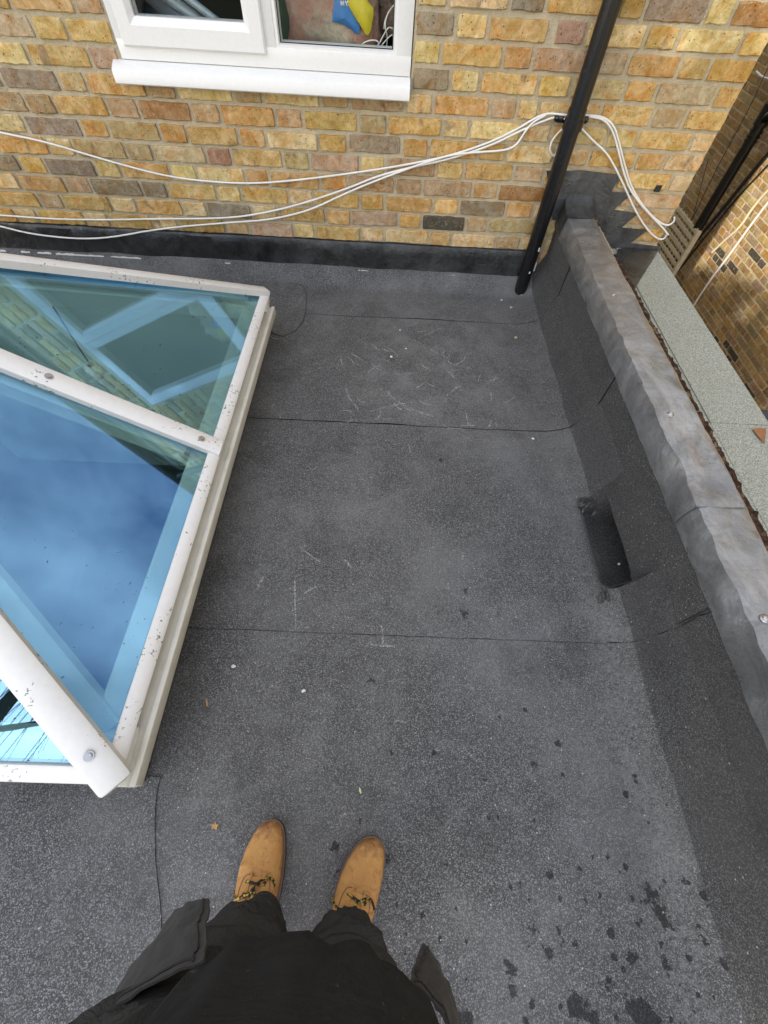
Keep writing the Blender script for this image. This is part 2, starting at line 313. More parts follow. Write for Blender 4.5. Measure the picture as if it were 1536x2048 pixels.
simple('room_floor', (.46, .46, .43), .7, 0, .15, 2)
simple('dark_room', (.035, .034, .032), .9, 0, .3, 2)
simple('paving', (.045, .06, .025), .95, 0, .6, .8, .3)
simple('sealant', (.72, .71, .68), .7, 0, .1, 40)
simple('rust_leaf', (.26, .115, .045), .8, 0, .35, 60, .3)
simple('tan_leaf', (.46, .27, .10), .8, 0, .3, 60, .3)
simple('pale_leaf', (.55, .55, .28), .8, 0, .25, 60)
simple('stone_chip', (.52, .42, .30), .9, 0, .25, 90, .4)
m = MT('hessian', .95, 0, .2).pos(); c = m.mix(m.ramp(m.noise(7, 4), (.42, 0), (.6, 1)), (.46, .24, .18), (.46, .39, .30)); c = m.mix(m.ramp(m.noise(26, 6, .75), (.5, 0), (.68, .6)), c, (.16, .125, .095)); m.col(c); m.bump(m.noise(14, 5), .9, .03); M['hessian'] = m.m
simple('blue_bag', (.035, .17, .46), .5, 0, .18, 9, .3, 25)
simple('yellow_bag', (.62, .49, .025), .5, 0, .18, 9, .3, 25)
simple('foil_pipe', (.34, .40, .44), .4, .2, .2, 9, .3, 30)
simple('dark_green', (.02, .05, .025), .8, 0, .5, 14, .4)
simple('white_ink', (.75, .75, .72), .7)
simple('skin', (.48, .29, .21), .5, 0, .08, 20, .1, 150)
simple('hair', (.035, .024, .017), .7, 0, .4, 70, .4, 200)
m = MT('trouser_cloth', .92, 0, .2); c = m.mix(m.noise(26, 6, .65), (.024, .0234, .0226), (.054, .0525, .0505)); c = m.mix(m.ramp(m.noise(5, 4), (.5, 0), (.8, .4)), c, (.060, .057, .053))
m.col(c); m.b.inputs['Sheen Weight'].default_value = .25; m.bump(m.noise(520, 2), .3, .002); m.bump(m.noise(17, 5, .62, dist=1.5), .8, .016); M['trouser_cloth'] = m.m; m.b.inputs['Sheen Weight'].default_value = .0
m = MT('faded_cloth', .92, 0, .2); c = m.mix(m.noise(22, 6, .7), (.028, .026, .0245), (.058, .054, .051)); m.col(c); m.b.inputs['Sheen Weight'].default_value = .25; m.bump(m.noise(480, 2), .3, .002); m.bump(m.noise(16, 4, .6), .4, .01); M['faded_cloth'] = m.m; m.b.inputs['Sheen Weight'].default_value = .05
m = MT('knit_cotton', .95, 0, .15); lint = m.math('MULTIPLY', m.math('GREATER_THAN', m.noise(150, 2), .735), .5); c = m.mix(m.noise(60, 5, .7), (.015, .0147, .0145), (.028, .0273, .0265)); c = m.mix(lint, c, (.10, .10, .10))
m.col(c); m.b.inputs['Sheen Weight'].default_value = .18; m.bump(m.noise(700, 2), .35, .002); m.bump(m.noise(8, 5, .6, dist=1.2), .7, .022); M['knit_cotton'] = m.m; m.b.inputs['Sheen Weight'].default_value = .0
m = MT('tan_nubuck', .78, 0, .3); c = m.mix(m.noise(14, 5, .65), (.40, .19, .055), (.60, .33, .115)); c = m.mix(m.ramp(m.noise(30, 6, .78, dist=.8), (.52, 0), (.66, .7)), c, (.25, .10, .03)); c = m.mix(m.ramp(m.noise(12, 5, .7, vec=m.mapv((1, 1, 1), (3, 3, 3))), (.55, 0), (.72, .5)), c, (.66, .42, .19))
sx = m.sep(); toe = m.ramp(m.math('ADD', m.math('ADD', m.math('MULTIPLY', sx[1], 5.0), .52), m.math('MULTIPLY', m.noise(34, 5, .7), .9)), (.76, 0), (1.0, .75)); c = m.mix(toe, c, (.17, .065, .025))
m.col(c); m.bump(m.noise(20, 5, .6, dist=1.6), .75, .010); m.bump(m.noise(260, 2), .2, .002); M['tan_nubuck'] = m.m
simple('bark', (.10, .075, .05), .9, 0, .4, 9, .6)
simple('leaves', (.05, .075, .025), .7, 0, .5, 2)
simple('boot_sole', (.035, .022, .015), .7, 0, .4, 40, .4)
simple('boot_welt', (.16, .10, .075), .7, 0, .3, 40, .3)
m = MT('lace', .8); ck = m.vor(260, out='Color'); n_ = N(m.t, 'ShaderNodeSeparateColor'); m.L(ck, n_.inputs[0]); m.col(m.mix(m.math('GREATER_THAN', n_.outputs[0], .72), (.012, .011, .01), (.42, .30, .05))); M['lace'] = m.m
m = MT('brick_far', .9).pos(); bt = N(m.t, 'ShaderNodeTexBrick'); bt.inputs['Scale'].default_value = 1; bt.inputs['Brick Width'].default_value = .24; bt.inputs['Row Height'].default_value = .0743; bt.inputs['Mortar Size'].default_value = .006
bt.inputs['Color1'].default_value = (.40, .27, .10, 1); bt.inputs['Color2'].default_value = (.30, .20, .09, 1); bt.inputs['Mortar'].default_value = (.34, .29, .2, 1)
cx_ = N(m.t, 'ShaderNodeCombineXYZ'); s_ = m.sep(); m.L(m.math('ADD', s_[0], s_[1]), cx_.inputs[0]); m.L(s_[2], cx_.inputs[1]); m.L(cx_.outputs[0], bt.inputs['Vector']); m.col(bt.outputs['Color']); M['brick_far'] = m.m

# ================================================================== SETTING
GZ = -3.2
g = MB(); g.box((-80, -120, GZ-.2), (80, 80, GZ)); tag(g.build('ground', M['paving']), kind='structure')

# ---- roof deck with the hole under the skylight
APEX = Vector((-1.545, -1.47, .834)); EX0, EX1, EY0, EY1, EZ = -.54, -2.55, -.54, -2.44, .20
deck = MB(); HX0, HX1, HY0, HY1 = EX0-.06, EX1+.06, EY0-.06, EY1+.06
for a, b in (((HX0, -4.6, -.32), (1.06, -.002, -.12)), ((-2.98, -4.6, -.32), (HX1, -.002, -.12)), ((HX1, HY0, -.32), (HX0, -.002, -.12)), ((HX1, -4.6, -.32), (HX0, HY1, -.12))): deck.box(a, b)
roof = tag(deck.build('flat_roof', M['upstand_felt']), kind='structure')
XF, XW, ZF = .690, .866, .205                    # start of fillet, parapet face, top of fillet
OY0, OY1 = -1.505, -1.835                         # outlet in the foot of the parapet
def roofz(x, y): return .0035*ns(x*2.1, y*2.1, 3)+.0012*ns(x*11, y*11, 5)
def floor_sheet(y0, y1, x0, lap=.0034, wall=False, seed=0, par=True):
    nv = 46 if par else 26; ny = max(8, int(abs(y1-y0)/.022)); b = MB()
    def pt(u, k):
        y = y0+(y1-y0)*u; jit = .006*ns(k*.35, seed*7.3)*sst(.9, 1, u); y += jit
        if not par: x = x0[0]+(x0[1]-.105*sst(-2.80, -2.44, y)*(x0[1] > -.5)-x0[0]+.004*ns(y*9, 3))*k/nv; z = 0
        else:
            kf = 28
            if k <= kf: x = x0+(XF-x0)*k/kf; z = 0
            else:
                a = (k-kf)/(nv-kf); g = 1-(sst(OY0+.018, OY0-.016, y)*sst(OY1-.018, OY1+.016, y))
                cr = .018*ns(x0*3+a*9, y*40, 2)*(1-abs(2*g-1))+.010*ns(a*12, y*22, 6)*math.exp(-((y-OY0-.03)/.035)**2)*(a > .1)
                t1 = min(1, a/.45); t2 = max(0, (a-.45)/.55); xk = .814+.009*ns(y*3.3, 8)+.004*ns(y*13, 2); xa = XF+(xk-XF)*t1+(XW-.001-xk)*t2**.75; za = .032*t1**2.2+(ZF-.032)*t2
                xb = XF+a*.36; zb = -.085*sst(.24, .42, a); x = xb+(xa-xb)*g; z = zb+(za-zb)*g+cr+.004*ns(y*9, a*3, 1)*math.sin(a*math.pi)
        zz = z+roofz(x, y)+lap*u+.0006
        if wall:
            t = max(0, 1-max(0, -y-.012)/.11); zz += .085*(1-math.cos(t*math.pi/2))*max(0, 1-z/ZF)
        return Vector((x, y, zz))
    rows = [[pt(i/ny, k) for k in range(nv+1)] for i in range(ny+1)]
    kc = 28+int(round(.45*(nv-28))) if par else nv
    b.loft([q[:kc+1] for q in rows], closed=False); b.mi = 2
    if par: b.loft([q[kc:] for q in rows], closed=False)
    b.mi = 1; last = rows[-1]; b.loft([last, [q-Vector((0, -.001, .0042)) for q in last]], closed=False)
    if not par or x0 > -.5: 
        s_ = [r[0] for r in rows]; b.loft([s_, [q-Vector((0, 0, .008)) for q in s_]], closed=False)
        if not par: s_ = [r[-1] for r in rows]; b.loft([s_, [q-Vector((0, 0, .008)) for q in s_]], closed=False)
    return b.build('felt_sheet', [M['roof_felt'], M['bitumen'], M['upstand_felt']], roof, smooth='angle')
YS = [-.36, -1.135, -2.04, -3.02, -4.0, -4.6]
floor_sheet(-.004, YS[0], -2.95, lap=.0022, wall=True, seed=1)
floor_sheet(YS[0]+.0, YS[1], -.60, seed=2); floor_sheet(YS[1], YS[2], -.60, seed=3)
floor_sheet(YS[2], YS[3], -.60, seed=4); floor_sheet(YS[3], YS[4], -.60, seed=5); floor_sheet(YS[4], YS[5], -.60, seed=6)
def left_sheet(y0, y1, x0, x1, dz):
    o = floor_sheet(y0, y1, (x0, x1), seed=9, par=False); o.location.z += dz
left_sheet(-2.43, -3.40, -2.95, -.425, .0045); left_sheet(-3.40, -4.55, -2.95, -.55, .003); left_sheet(-.35, -2.45, -2.95, -2.60, .003)
# dressed corner patch of felt by the skylight's far corner, lapped over the roof
b = MB(); cx, cy = F(585, 610).x, F(585, 610).y
pts = [(600,560),(612,590),(612,620),(606,645),(590,665),(565,675),(545,668),(530,650),(520,560)]
ring = [F(x, y)+Vector((0, 0, .0085)) for x, y in pts]
b.prism(ring, (0, 0, -1), .008); b.mi = 0; b.build('felt_patch', M['roof_felt'], roof)
# upstand felt on the parapet: one strip per roll, plus the patch below the outlet
def upstand(y0, y1, dx=0, z0=.05, z1=.375, seed=0):
    b = MB(); nu = max(4, int(abs(y1-y0)/.012))
    def zz(u, v):
        y = y0+(y1-y0)*u; a = .058 if OY1+.010 < y < OY0-.010 else z0-.12*(OY1-.03 < y < OY0+.03)*0; return a+(z1-a)*v
    b.grid(lambda u, v: Vector((XW+.002-dx-.003*ns(u*abs(y1-y0)*8, v*3, seed)-.002*u, y0+(y1-y0)*u, zz(u, v))), nu, 8)
    b.mi = 1; b.loft([[Vector((XW-dx-.001, y1, z0+(z1-z0)*k/8)) for k in range(9)], [Vector((XW+.008, y1, z0+(z1-z0)*k/8)) for k in range(9)]], closed=False)
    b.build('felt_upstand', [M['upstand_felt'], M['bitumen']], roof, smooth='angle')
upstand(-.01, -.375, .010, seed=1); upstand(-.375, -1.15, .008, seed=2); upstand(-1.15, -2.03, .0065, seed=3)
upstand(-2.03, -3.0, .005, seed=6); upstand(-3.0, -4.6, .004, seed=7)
# folded cheeks of the outlet
for y, s in ((OY0, 1), (OY1, -1)):
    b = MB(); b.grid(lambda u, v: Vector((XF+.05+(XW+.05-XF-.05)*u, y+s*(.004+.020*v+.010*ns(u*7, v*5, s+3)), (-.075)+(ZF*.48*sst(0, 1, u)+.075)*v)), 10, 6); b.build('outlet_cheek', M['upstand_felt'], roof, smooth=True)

random.seed(31)
for (px, py, z_, n_) in ((1178, 1012, .030, 7), (1205, 1190, .030, 5), (1385, 1185, .0, 0)):
    for k in range(n_):
        c_ = F(px, py, z_); a = random.uniform(-.5, .9)+math.pi*.25; d = Vector((math.cos(a), math.sin(a), .35)).normalized(); ln = random.uniform(.025, .055); o_ = c_+Vector((random.gauss(0, .012), random.gauss(0, .010), random.gauss(0, .004)-.012)); b = MB()
        b.tube([o_-d*ln*.6, o_-d*ln*.1+Vector((0, 0, .004)), o_+d*ln*.5], [.002, .0065, .002], 6, smooth=1); b.build('felt_fold', M['upstand_felt'], roof, smooth=True)
# bitumen run-outs where the patch was torched to the upstand
for pix in ([(1375,1170),(1381,1185),(1386,1205),(1389,1235)], [(1375,1172),(1388,1164),(1402,1172)], [(1389,1236),(1410,1228),(1430,1222)], [(1265,1294),(1300,1278),(1345,1260),(1389,1238)], [(1258,1230),(1263,1265),(1266,1292)], [(1478,1352),(1484,1362),(1490,1356)]):
    b = MB(); b.tube([SX(px, py, XW-.003) for px, py in pix], [.0008, .0024, .0014, .002], 6, smooth=1); b.build('bitumen_bleed', M['bitumen'], roof, smooth=True)
# ---- parapet: masonry core, lead capping, moss ledge
pw = empty('parapet_wall', (.97, -2.3, -.03), 'low felt-faced parapet wall along the right edge of the roof, carrying the lead', 'wall')
b = MB()
for a, c_ in (((XW+.012, -4.6, -.125), (1.078, OY1-.03, .338)), ((XW+.012, OY0+.03, -.125), (1.078, -.002, .338)), ((XW+.012, OY1-.03, .066), (1.078, OY0+.03, .338)), ((.872, -4.6, GZ), (1.078, -.002, -.33))): b.box(a, c_)
b.build('masonry', M['mortar'], pw)
b = MB(); b.grid(lambda u, v: Vector((1.004+.078*v+.010*ns(u*60, v*2, 4)*(v > .9), -.30-4.3*u, .350+.007*ns(u*120, v*7, 8)+.018*max(0, ns(u*300, v*9, 1))-(.006*v))), 420, 6)
o = b.build('moss', M['moss'], pw, smooth=False); tag(o, 'brown moss and yellow lichen crust along the outer edge', kind='stuff')
cap = empty('lead_capping', (.93, -2.3, .36), 'dented grey lead capping sheets dressed over the parapet', 'capping')
PROF = [(.851, .322), (.849, .345), (.851, .370), (.854, .392), (.858, .411), (.885, .413), (.92, .412), (.955, .413), (.980, .413), (.998, .402), (1.010, .386), (1.020, .368), (1.022, .350)]
def capping(y0, y1, up, seed):
    b = MB(); nu = int(abs(y1-y0)/.009)
    def pt(u, k):
        y = y0+(y1-y0)*u; x, z = PROF[k]; x -= up*.6*(k < 4); z += up*(k >= 3)
        e = math.exp(-((k-4)/1.6)**2); wob = .011*ns(y*7, seed)+.006*ns(y*19, seed+3)
        x += wob*e; z += -.010*abs(ns(y*8.5, seed+9))*e+.005*ns(y*6, k*.55, seed)+.0030*ns(y*23, k*.8, seed+2)+.0018*ns(y*52, k*1.3, seed+4)
        if k < 3: x += .006*ns(y*9, k*.3, seed+5); z += .004*ns(y*11, seed+7)*(k == 0)
        return Vector((x, y, z))
    rows = [[pt(i/nu, k) for k in range(len(PROF))] for i in range(nu+1)]; b.loft(rows, closed=False)
    b.loft([rows[-1], [q+Vector((.002*(i < 4), 0, -.004*(i > 3))) for i, q in enumerate(rows[-1])]], closed=False)
    lo = [r[0] for r in rows]; b.loft([lo, [q+Vector((.005, 0, .001)) for q in lo]], closed=False)
    return b.build('lead_sheet', M['weathered_lead'], cap, smooth='angle')
capping(-.115, -1.785, .003, 11); capping(-1.775, -2.36, .0, 21); capping(-2.35, -3.5, .003, 31); capping(-3.49, -4.6, 0, 41)
for px, py in ((1227, 590), (1341, 828), (1530, 1237)):
    q = F(px, py, .414); b = MB(); b.sphere(q+Vector((0, 0, .002)), .0075, 12, (1, 1, .55)); b.tube([q-Vector((0, 0, .004)), q+Vector((0, 0, .001))], .011, 14); b.build('fixing', M['steel'], cap, smooth=True)
# lead where the capping turns up the house wall, and the stepped flashing
sf = empty('stepped_flashing', (1.05, 0, .2), 'dark lead stepped flashing let into the brick courses beside the downpipe', 'flashing')
def wallpoly(name, pix, y, t=.003, mat='grey_lead', parent=sf):
    b = MB(); b.prism([W(px, py, y) for px, py in pix], (0, 1, 0), t); return b.build(name, M[mat], parent)
wallpoly('lead_panel', [(1093,342),(1168,341),(1243,350),(1222,385),(1195,430),(1175,440),(1105,440)], -.016)
for i, pix in enumerate(([(1222,383),(1265,387),(1226,421),(1212,440),(1190,440),(1196,425)], [(1224,419),(1277,427),(1241,457),(1226,470),(1195,460),(1200,436)], [(1238,455),(1297,460),(1258,489),(1240,505),(1205,485),(1214,458)], [(1256,486),(1322,493),(1318,520),(1250,540),(1228,505)])):
    wallpoly('lead_step', pix, -.013+.0015*i, .0025)
b = MB(); e0, e1 = -.105, -.012                    # collar of lead between capping and wall
b.grid(lambda u, v: Vector((lambda q: (q[0]-.003, e1+(e0-.03-e1)*u, q[1]+.006+.055*(1-u)**2*sst(2, 5, v*12)))(PROF[min(12, int(round(v*12)))])), 8, 12); b.build('lead_collar', M['grey_lead'], sf, smooth='angle')
b = MB(); q = [F(x_, y_, .2465) for x_, y_ in ((1236, 498), (1262, 492), (1319, 497), (1306, 519), (1279, 562), (1268, 582), (1228, 540))]; b.prism(q, (0, 0, -1), .003); b.build('lead_apron', M['dark_lead'], sf)
# ---- lower felted ledge outside the parapet
lr = MB(); lr.box((1.079, -6, GZ), (1.428, -.002, .232)); low = tag(lr.build('lower_roof', M['brick_far']), kind='structure')
def ledge(x0, x1, y0, y1, dz):
    b = MB(); b.grid(lambda u, v: Vector((x0+(x1-x0)*v, y0+(y1-y0)*u, .238+dz+.0012*ns(u*20, v*3))), 40, 6)
    for e in (0, 1): b.loft([[Vector((x0+(x1-x0)*v/6, (y0, y1)[e], .238+dz+.0012*ns(e*20, v/6*3))) for v in range(7)], [Vector((x0+(x1-x0)*v/6, (y0, y1)[e], .231)) for v in range(7)]], closed=False)
    b.loft([[Vector((x1, y0+(y1-y0)*u/40, .238+dz+.0012*ns(u/40*20, 3))) for u in range(41)], [Vector((x1+.001, y0+(y1-y0)*u/40, .20)) for u in range(41)]], closed=False)
    b.loft([[Vector((x0, y0+(y1-y0)*u/40, .238+dz+.0012*ns(u/40*20, 0))) for u in range(41)], [Vector((x0, y0+(y1-y0)*u/40, .231)) for u in range(41)]], closed=False)
    b.build('felt_sheet', M['green_felt'], low, smooth='angle')
ledge(1.079, 1.226, -.005, -6, 0); ledge(1.212, 1.434, -.005, -1.285, .005); ledge(1.212, 1.434, -1.27, -6, .0015)

# ================================================================== MAIN HOUSE
random.seed(5)
CG, ZB = .0743, .197                              # course gauge, bed joint above the flashing
CODE = {'Y': (.54,.365,.115), 'O': (.48,.285,.075), 'C': (.44,.29,.09), 'T': (.57,.43,.19), 'P': (.44,.30,.175), 'G': (.235,.195,.125), 'K': (.095,.082,.062),
        'B': (.36,.255,.125), 'D': (.30,.14,.04), 'V': (.36,.28,.135), 'R': (.38,.21,.15), 'L': (.46,.36,.21)}
def brick_mesh(wd, h, seed, nl, nsd):
    rd = random.Random(seed); out = []; a, c_ = wd/2, h/2
    def side(p, q, n):
        for i in range(n): t = i/n; out.append((p[0]+(q[0]-p[0])*t, p[1]+(q[1]-p[1])*t))
    cr = .0035
    side((-a+cr, -c_), (a-cr, -c_), nl); side((a-cr*.4, -c_+cr*.6), (a, c_-cr), nsd); side((a-cr, c_), (-a+cr, c_), nl); side((-a+cr*.4, c_-cr*.6), (-a, -c_+cr), nsd)
    n = len(out); ring = []
    for x, z in out:
        ch = 1-(.05 if rd.random() < .10 else 0)*rd.random(); ring.append((x*(1-(1-ch)*.35)+rd.gauss(0, .0011), z*ch+rd.gauss(0, .0010)))
    vs = [(x, .03, z) for x, z in ring]+[(x, .0025+rd.uniform(-.001, .002), z) for x, z in ring]
    vs += [(x*(1-.0030/abs(a))+rd.gauss(0, .0008), rd.uniform(-.0012, .0006), z*(1-.0030/c_)+rd.gauss(0, .0008)) for x, z in ring]
    k = 5 if nl > 5 else 3; mid = [((-a+wd*(i+1)/(k+1)), rd.uniform(-.0012, .0006), rd.gauss(0, .003)) for i in range(k)]
    vs += mid; fs = []
    for i in range(n):
        j = (i+1) % n; fs += [(i, j, n+j, n+i), (n+i, n+j, 2*n+j, 2*n+i)]
    for i in range(n):
        j = (i+1) % n; xi = (ring[i][0]+ring[j][0])/2; m0 = min(range(k), key=lambda q: abs(mid[q][0]-ring[i][0])); m1 = min(range(k), key=lambda q: abs(mid[q][0]-ring[j][0]))
        fs.append((2*n+i, 2*n+j, 3*n+m0))
        if m0 != m1: fs.append((2*n+j, 3*n+m1, 3*n+m0))
    me = bpy.data.meshes.new('brick'); me.from_pydata(vs, [], fs)
    bm = bmesh.new(); bm.from_mesh(me); bmesh.ops.recalc_face_normals(bm, faces=bm.faces[:]); bm.to_mesh(me); bm.free(); me.materials.append(M['stock_brick']); autosmooth(me, 22)
    return me
BH = .0605
ST = [brick_mesh(.228, BH, 100+i, 9, 3) for i in range(12)]; HD = [brick_mesh(.108, BH, 200+i, 5, 3) for i in range(12)]
house = empty('brick_house', (0, 0, GZ), 'yellow stock brick rear house wall with the white window set in it', 'house')
WX0, WX1, WZ0, WZ1 = -1.106, .066, .80, 1.87      # window opening
b = MB()
for a, c_ in (((-7, .0072, GZ), (1.425, .12, WZ0-.02)), ((-7, .0072, WZ0-.02), (WX0, .12, 2.25)), ((WX1, .0072, WZ0-.02), (1.425, .12, 2.25)), ((WX0, .0072, WZ1), (WX1, .12, 2.25)), ((1.30, .12, GZ), (1.425, 8, 2.25)), ((-7, .12, GZ), (-6.9, 8, 2.25)), ((-6.9, 7.9, GZ), (1.3, 8, 2.25))): b.box(a, c_)
b.build('wall', M['mortar'], house)
def put_brick(x0, x1, zc, code, parent, face='-Y', at=0.0):
    wd = x1-x0-.0135; st = wd > .15; me = random.choice(ST if st else HD)
    o = bpy.data.objects.new('brick', me); link(o, parent); k = wd/(.228 if st else .108); c_ = org(parent)
    fl = random.choice((-1, 1)); o.scale = (k, 1, 1+random.uniform(-.05, .03)); dz = random.gauss(0, .0012); pr = random.uniform(-.0035, .0025)
    if face == '-Y': o.location = Vector(((x0+x1)/2, pr, zc+dz))-c_; o.rotation_euler = (random.gauss(0, .006), random.gauss(0, .006)+(math.pi if fl < 0 else 0), random.gauss(0, .006))
    else: o.location = Vector((at+pr, (x0+x1)/2, zc+dz))-c_; o.rotation_euler = (0, random.gauss(0, .006)+(math.pi if fl < 0 else 0), -math.pi/2)
    b_ = [x_*.90+y_*.10 for x_, y_ in zip(CODE[code], (.47, .33, .13))] if code not in 'K' else CODE[code]; j = random.uniform(.90, 1.12); o.color = (b_[0]*j, b_[1]*j*random.uniform(.94, 1.05), b_[2]*j*random.uniform(.85, 1.15), 1); return o
# the courses in view, from under the lintel line down to the lead: where each brick ends and its colour
ROWS = {
 0: "898T 1022T 1095G 1240O 1292C 1415G 1468T 1600D",
 1: "14C 145C 206B | 912G 977T 1099C 1110T 1172R 1292T 1357C 1482T 1600Y",
 2: "66L 133Y 229Y | 882T 1006Y 1066O 1185P 1255V 1358O 1418C 1522O",
 3: "55T 180C 240P | 901G 960T 1076Y 1142Y 1250L 1312O 1430L 1492Y",
 4: "0G 117G 172T 291O 350B 465T 525B 640T 699B 810B 867T 980O 1035P 1077T 1142T 1200T 1306Y 1370V 1468Y",
 5: "51V 109B 215O 277P 383D 441P 551O 606P 717C 775V 885O 939T 1042T 1102P 1215T 1275T 1382Y 1440T",
 6: "50T 162G 217O 320B 374O 477C 532O 637T 695O 804G 858O 957O 1012O 1108T 1178T 1272O 1330O 1418T",
 7: "96O 148T 252B 306V 412L 464R 566Y 620V 720P 771T 872B 928Y 1027C 1088P 1145T 1235Y 1340Y 1397T",
 8: "39G 91O 190G 241T 341O 394T 490T 538O 640O 696O 790B 845B 945B 997P 1090D 1140T 1240T 1374P",
 9: "37T 131C 182P 284G 335G 433Y 482T 577Y 627T 720Y 769O 866O 918Y 1012G 1066O 1130T 1250T 1355P",
 10: "78O 126V 222C 273T 365O 414T 504G 556T 652C 702Y 797P 843O 931K 976P 1068V 1120T 1255T 1338O",
 11: "32O 76T 170O 219T 305C 355T 450C 497T 588P 630T 722Y 768T 857T 902Y 992T 1042P 1090T 1180T 1270T 1322T"}
def px2x(px, z):
    a, b_ = -8.0, 8.0
    for _ in range(40):
        m_ = (a+b_)/2
        if P((m_, 0, z))[0] < px: a = m_
        else: b_ = m_
    return a
XC = 1.432; rest = []                              # house corner; bricks nobody sees one by one
for k in range(-16, 45):
    z0 = ZB+CG*(11-k); zc = z0+CG/2
    if zc+CG/2 > 2.25 or z0 < GZ: continue
    segs = []
    if k in ROWS:
        x = None
        for tok in ROWS[k].split():
            if tok == '|': x = WX1; continue
            x1 = min(px2x(float(tok[:-1]), zc), XC); c_ = tok[-1]
            if k < 4 and x is None and k > 0: pass
            if x is None: x = x1-(.245 if x1 > px2x(30, zc) else .12) if k > 0 else WX1
            if k == 0 and x < WX1: x = WX1
            if k in (1, 2, 3) and x < WX0 < x1: x1 = WX0
            if x1-x > .03: segs.append((x, x1, c_))
            x = x1
        if x < XC-.03: segs.append((x, XC, random.choice('YTO')))
        for s_ in segs: put_brick(s_[0], s_[1], zc, s_[2], house)
        xl = segs[0][0] if k > 0 else WX1
    else: xl = XC
    # carry the bond on to the left (and above / below the view) as one mass
    x = xl; i = k
    while x > -4.2:
        wd = .2445 if (i % 2 == 0) else .1225; i += 1; a = x-wd
        q0, q1 = a, x; x = a
        if z0 > WZ0-.03 and z0 < WZ1:
            if q1 <= WX1 and q0 >= WX0: continue
            if q0 < WX1 < q1: q0 = WX1
            if q0 < WX0 < q1: q1 = WX0
        if q1-q0 > .04: rest.append((q0, q1, zc))
def mass(name, items, parent, face, at=0.0):
    vs, fs, cols = [], [], []
    for (x0, x1, zc) in items:
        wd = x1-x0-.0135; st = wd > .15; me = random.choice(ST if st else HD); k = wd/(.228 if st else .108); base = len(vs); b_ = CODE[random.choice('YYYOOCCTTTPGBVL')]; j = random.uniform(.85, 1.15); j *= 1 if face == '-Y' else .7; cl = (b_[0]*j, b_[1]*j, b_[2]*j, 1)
        for v_ in me.vertices:
            if face == '-Y': vs.append(Vector(((x0+x1)/2+v_.co.x*k, v_.co.y, zc+v_.co.z))-org(parent))
            else: vs.append(Vector((at+v_.co.y, (x0+x1)/2-v_.co.x*k, zc+v_.co.z))-org(parent))
            cols.append(cl)
        for p_ in me.polygons: fs.append(tuple(base+q for q in p_.vertices))
    me = bpy.data.meshes.new(name); me.from_pydata(vs, [], fs); ca = me.color_attributes.new('col', 'FLOAT_COLOR', 'POINT'); ca.data.foreach_set('color', [q for c_ in cols for q in c_])
    me.materials.append(M['stock_brick_mass']); autosmooth(me, 50); o = bpy.data.objects.new(name, me); link(o, parent); o['kind'] = 'stuff'; return o
mass('brickwork', rest, house, '-Y')
# eaves, gutter and slate roof above the picture (they show in the skylight's reflection)
b = MB(); b.box((-7, -.02, 2.25), (1.45, .1, 2.37)); b.build('fascia', M['white_upvc'], house)
b = MB(); b.tube([(-7, -.07, 2.33), (1.45, -.07, 2.33)], .05, 12); b.build('gutter', M['black_paint'], house, smooth='angle')
b = MB(); b.prism([(-7, -.06, 2.38), (1.5, -.06, 2.38), (1.5, 4.0, 5.0), (-7, 4.0, 5.0)], (0, 0, 1), .04); b.prism([(-7, 8, 2.38), (1.5, 8, 2.38), (1.5, 4.0, 5.0), (-7, 4.0, 5.0)], (0, 0, 1), .04); b.build('roof', M['slate'], house)
# room behind the window
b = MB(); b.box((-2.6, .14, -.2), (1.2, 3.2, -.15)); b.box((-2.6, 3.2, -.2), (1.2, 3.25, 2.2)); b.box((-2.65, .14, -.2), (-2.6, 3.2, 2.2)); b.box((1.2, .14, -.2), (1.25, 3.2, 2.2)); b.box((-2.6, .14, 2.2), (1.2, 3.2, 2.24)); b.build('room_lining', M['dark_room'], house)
b = MB(); b.box((WX0-.05, .125, .79), (WX1+.05, .40, .825), .004); b.build('inner_sill', M['white_upvc'], house)
# ---- window
win = empty('window', (-.52, 0, WZ0), 'white plastic casement window with sloping sill in the brick wall', 'window')
FY = .0                                          # front of the outer frame
ox0, ox1, oz0, oz1 = -1.103, .062, .832, 1.865
def frame(b, x0, x1, z0, z1, wl, wr, wb, wt, y0, y1, bev=.006):
    "mitred frame with a chamfer falling to the glass"
    o_ = [(x0, z0), (x1, z0), (x1, z1), (x0, z1)]; i_ = [(x0+wl, z0+wb), (x1-wr, z0+wb), (x1-wr, z1-wt), (x0+wl, z1-wt)]
    m_ = [(o[0]+(i[0]-o[0])*.72, o[1]+(i[1]-o[1])*.72) for o, i in zip(o_, i_)]
    vs = [(x, y1, z) for x, z in o_]+[(x, y0+bev, z) for x, z in o_]+[(o[0]+math.copysign(bev, i[0]-o[0]), y0, o[1]+math.copysign(bev, i[1]-o[1])) for o, i in zip(o_, i_)]
    vs += [(x, y0, z) for x, z in m_]+[(x, y0+.016, z) for x, z in i_]+[(x, y1, z) for x, z in i_]
    fs = [(r*4+j, r*4+(j+1) % 4, (r+1)*4+(j+1) % 4, (r+1)*4+j) for r in range(5) for j in range(4)]+[(20+j, 20+(j+1) % 4, (j+1) % 4, j) for j in range(4)]
    b.add(vs, fs)
MX = -.503                                       # centre of the mullion
b = MB(); b.box((ox0, FY, oz0), (ox1, FY+.065, oz0+.058), .003); b.box((ox0, FY+.0005, oz0+.05), (ox0+.04, FY+.065, oz1), .003); b.box((ox1-.062, FY+.0005, oz0+.05), (ox1, FY+.065, oz1), .003); b.box((ox0+.03, FY+.001, oz1-.06), (ox1-.03, FY+.065, oz1), .003); b.box((MX-.022, FY+.0015, oz0+.05), (MX+.03, FY+.065, oz1-.03), .003)
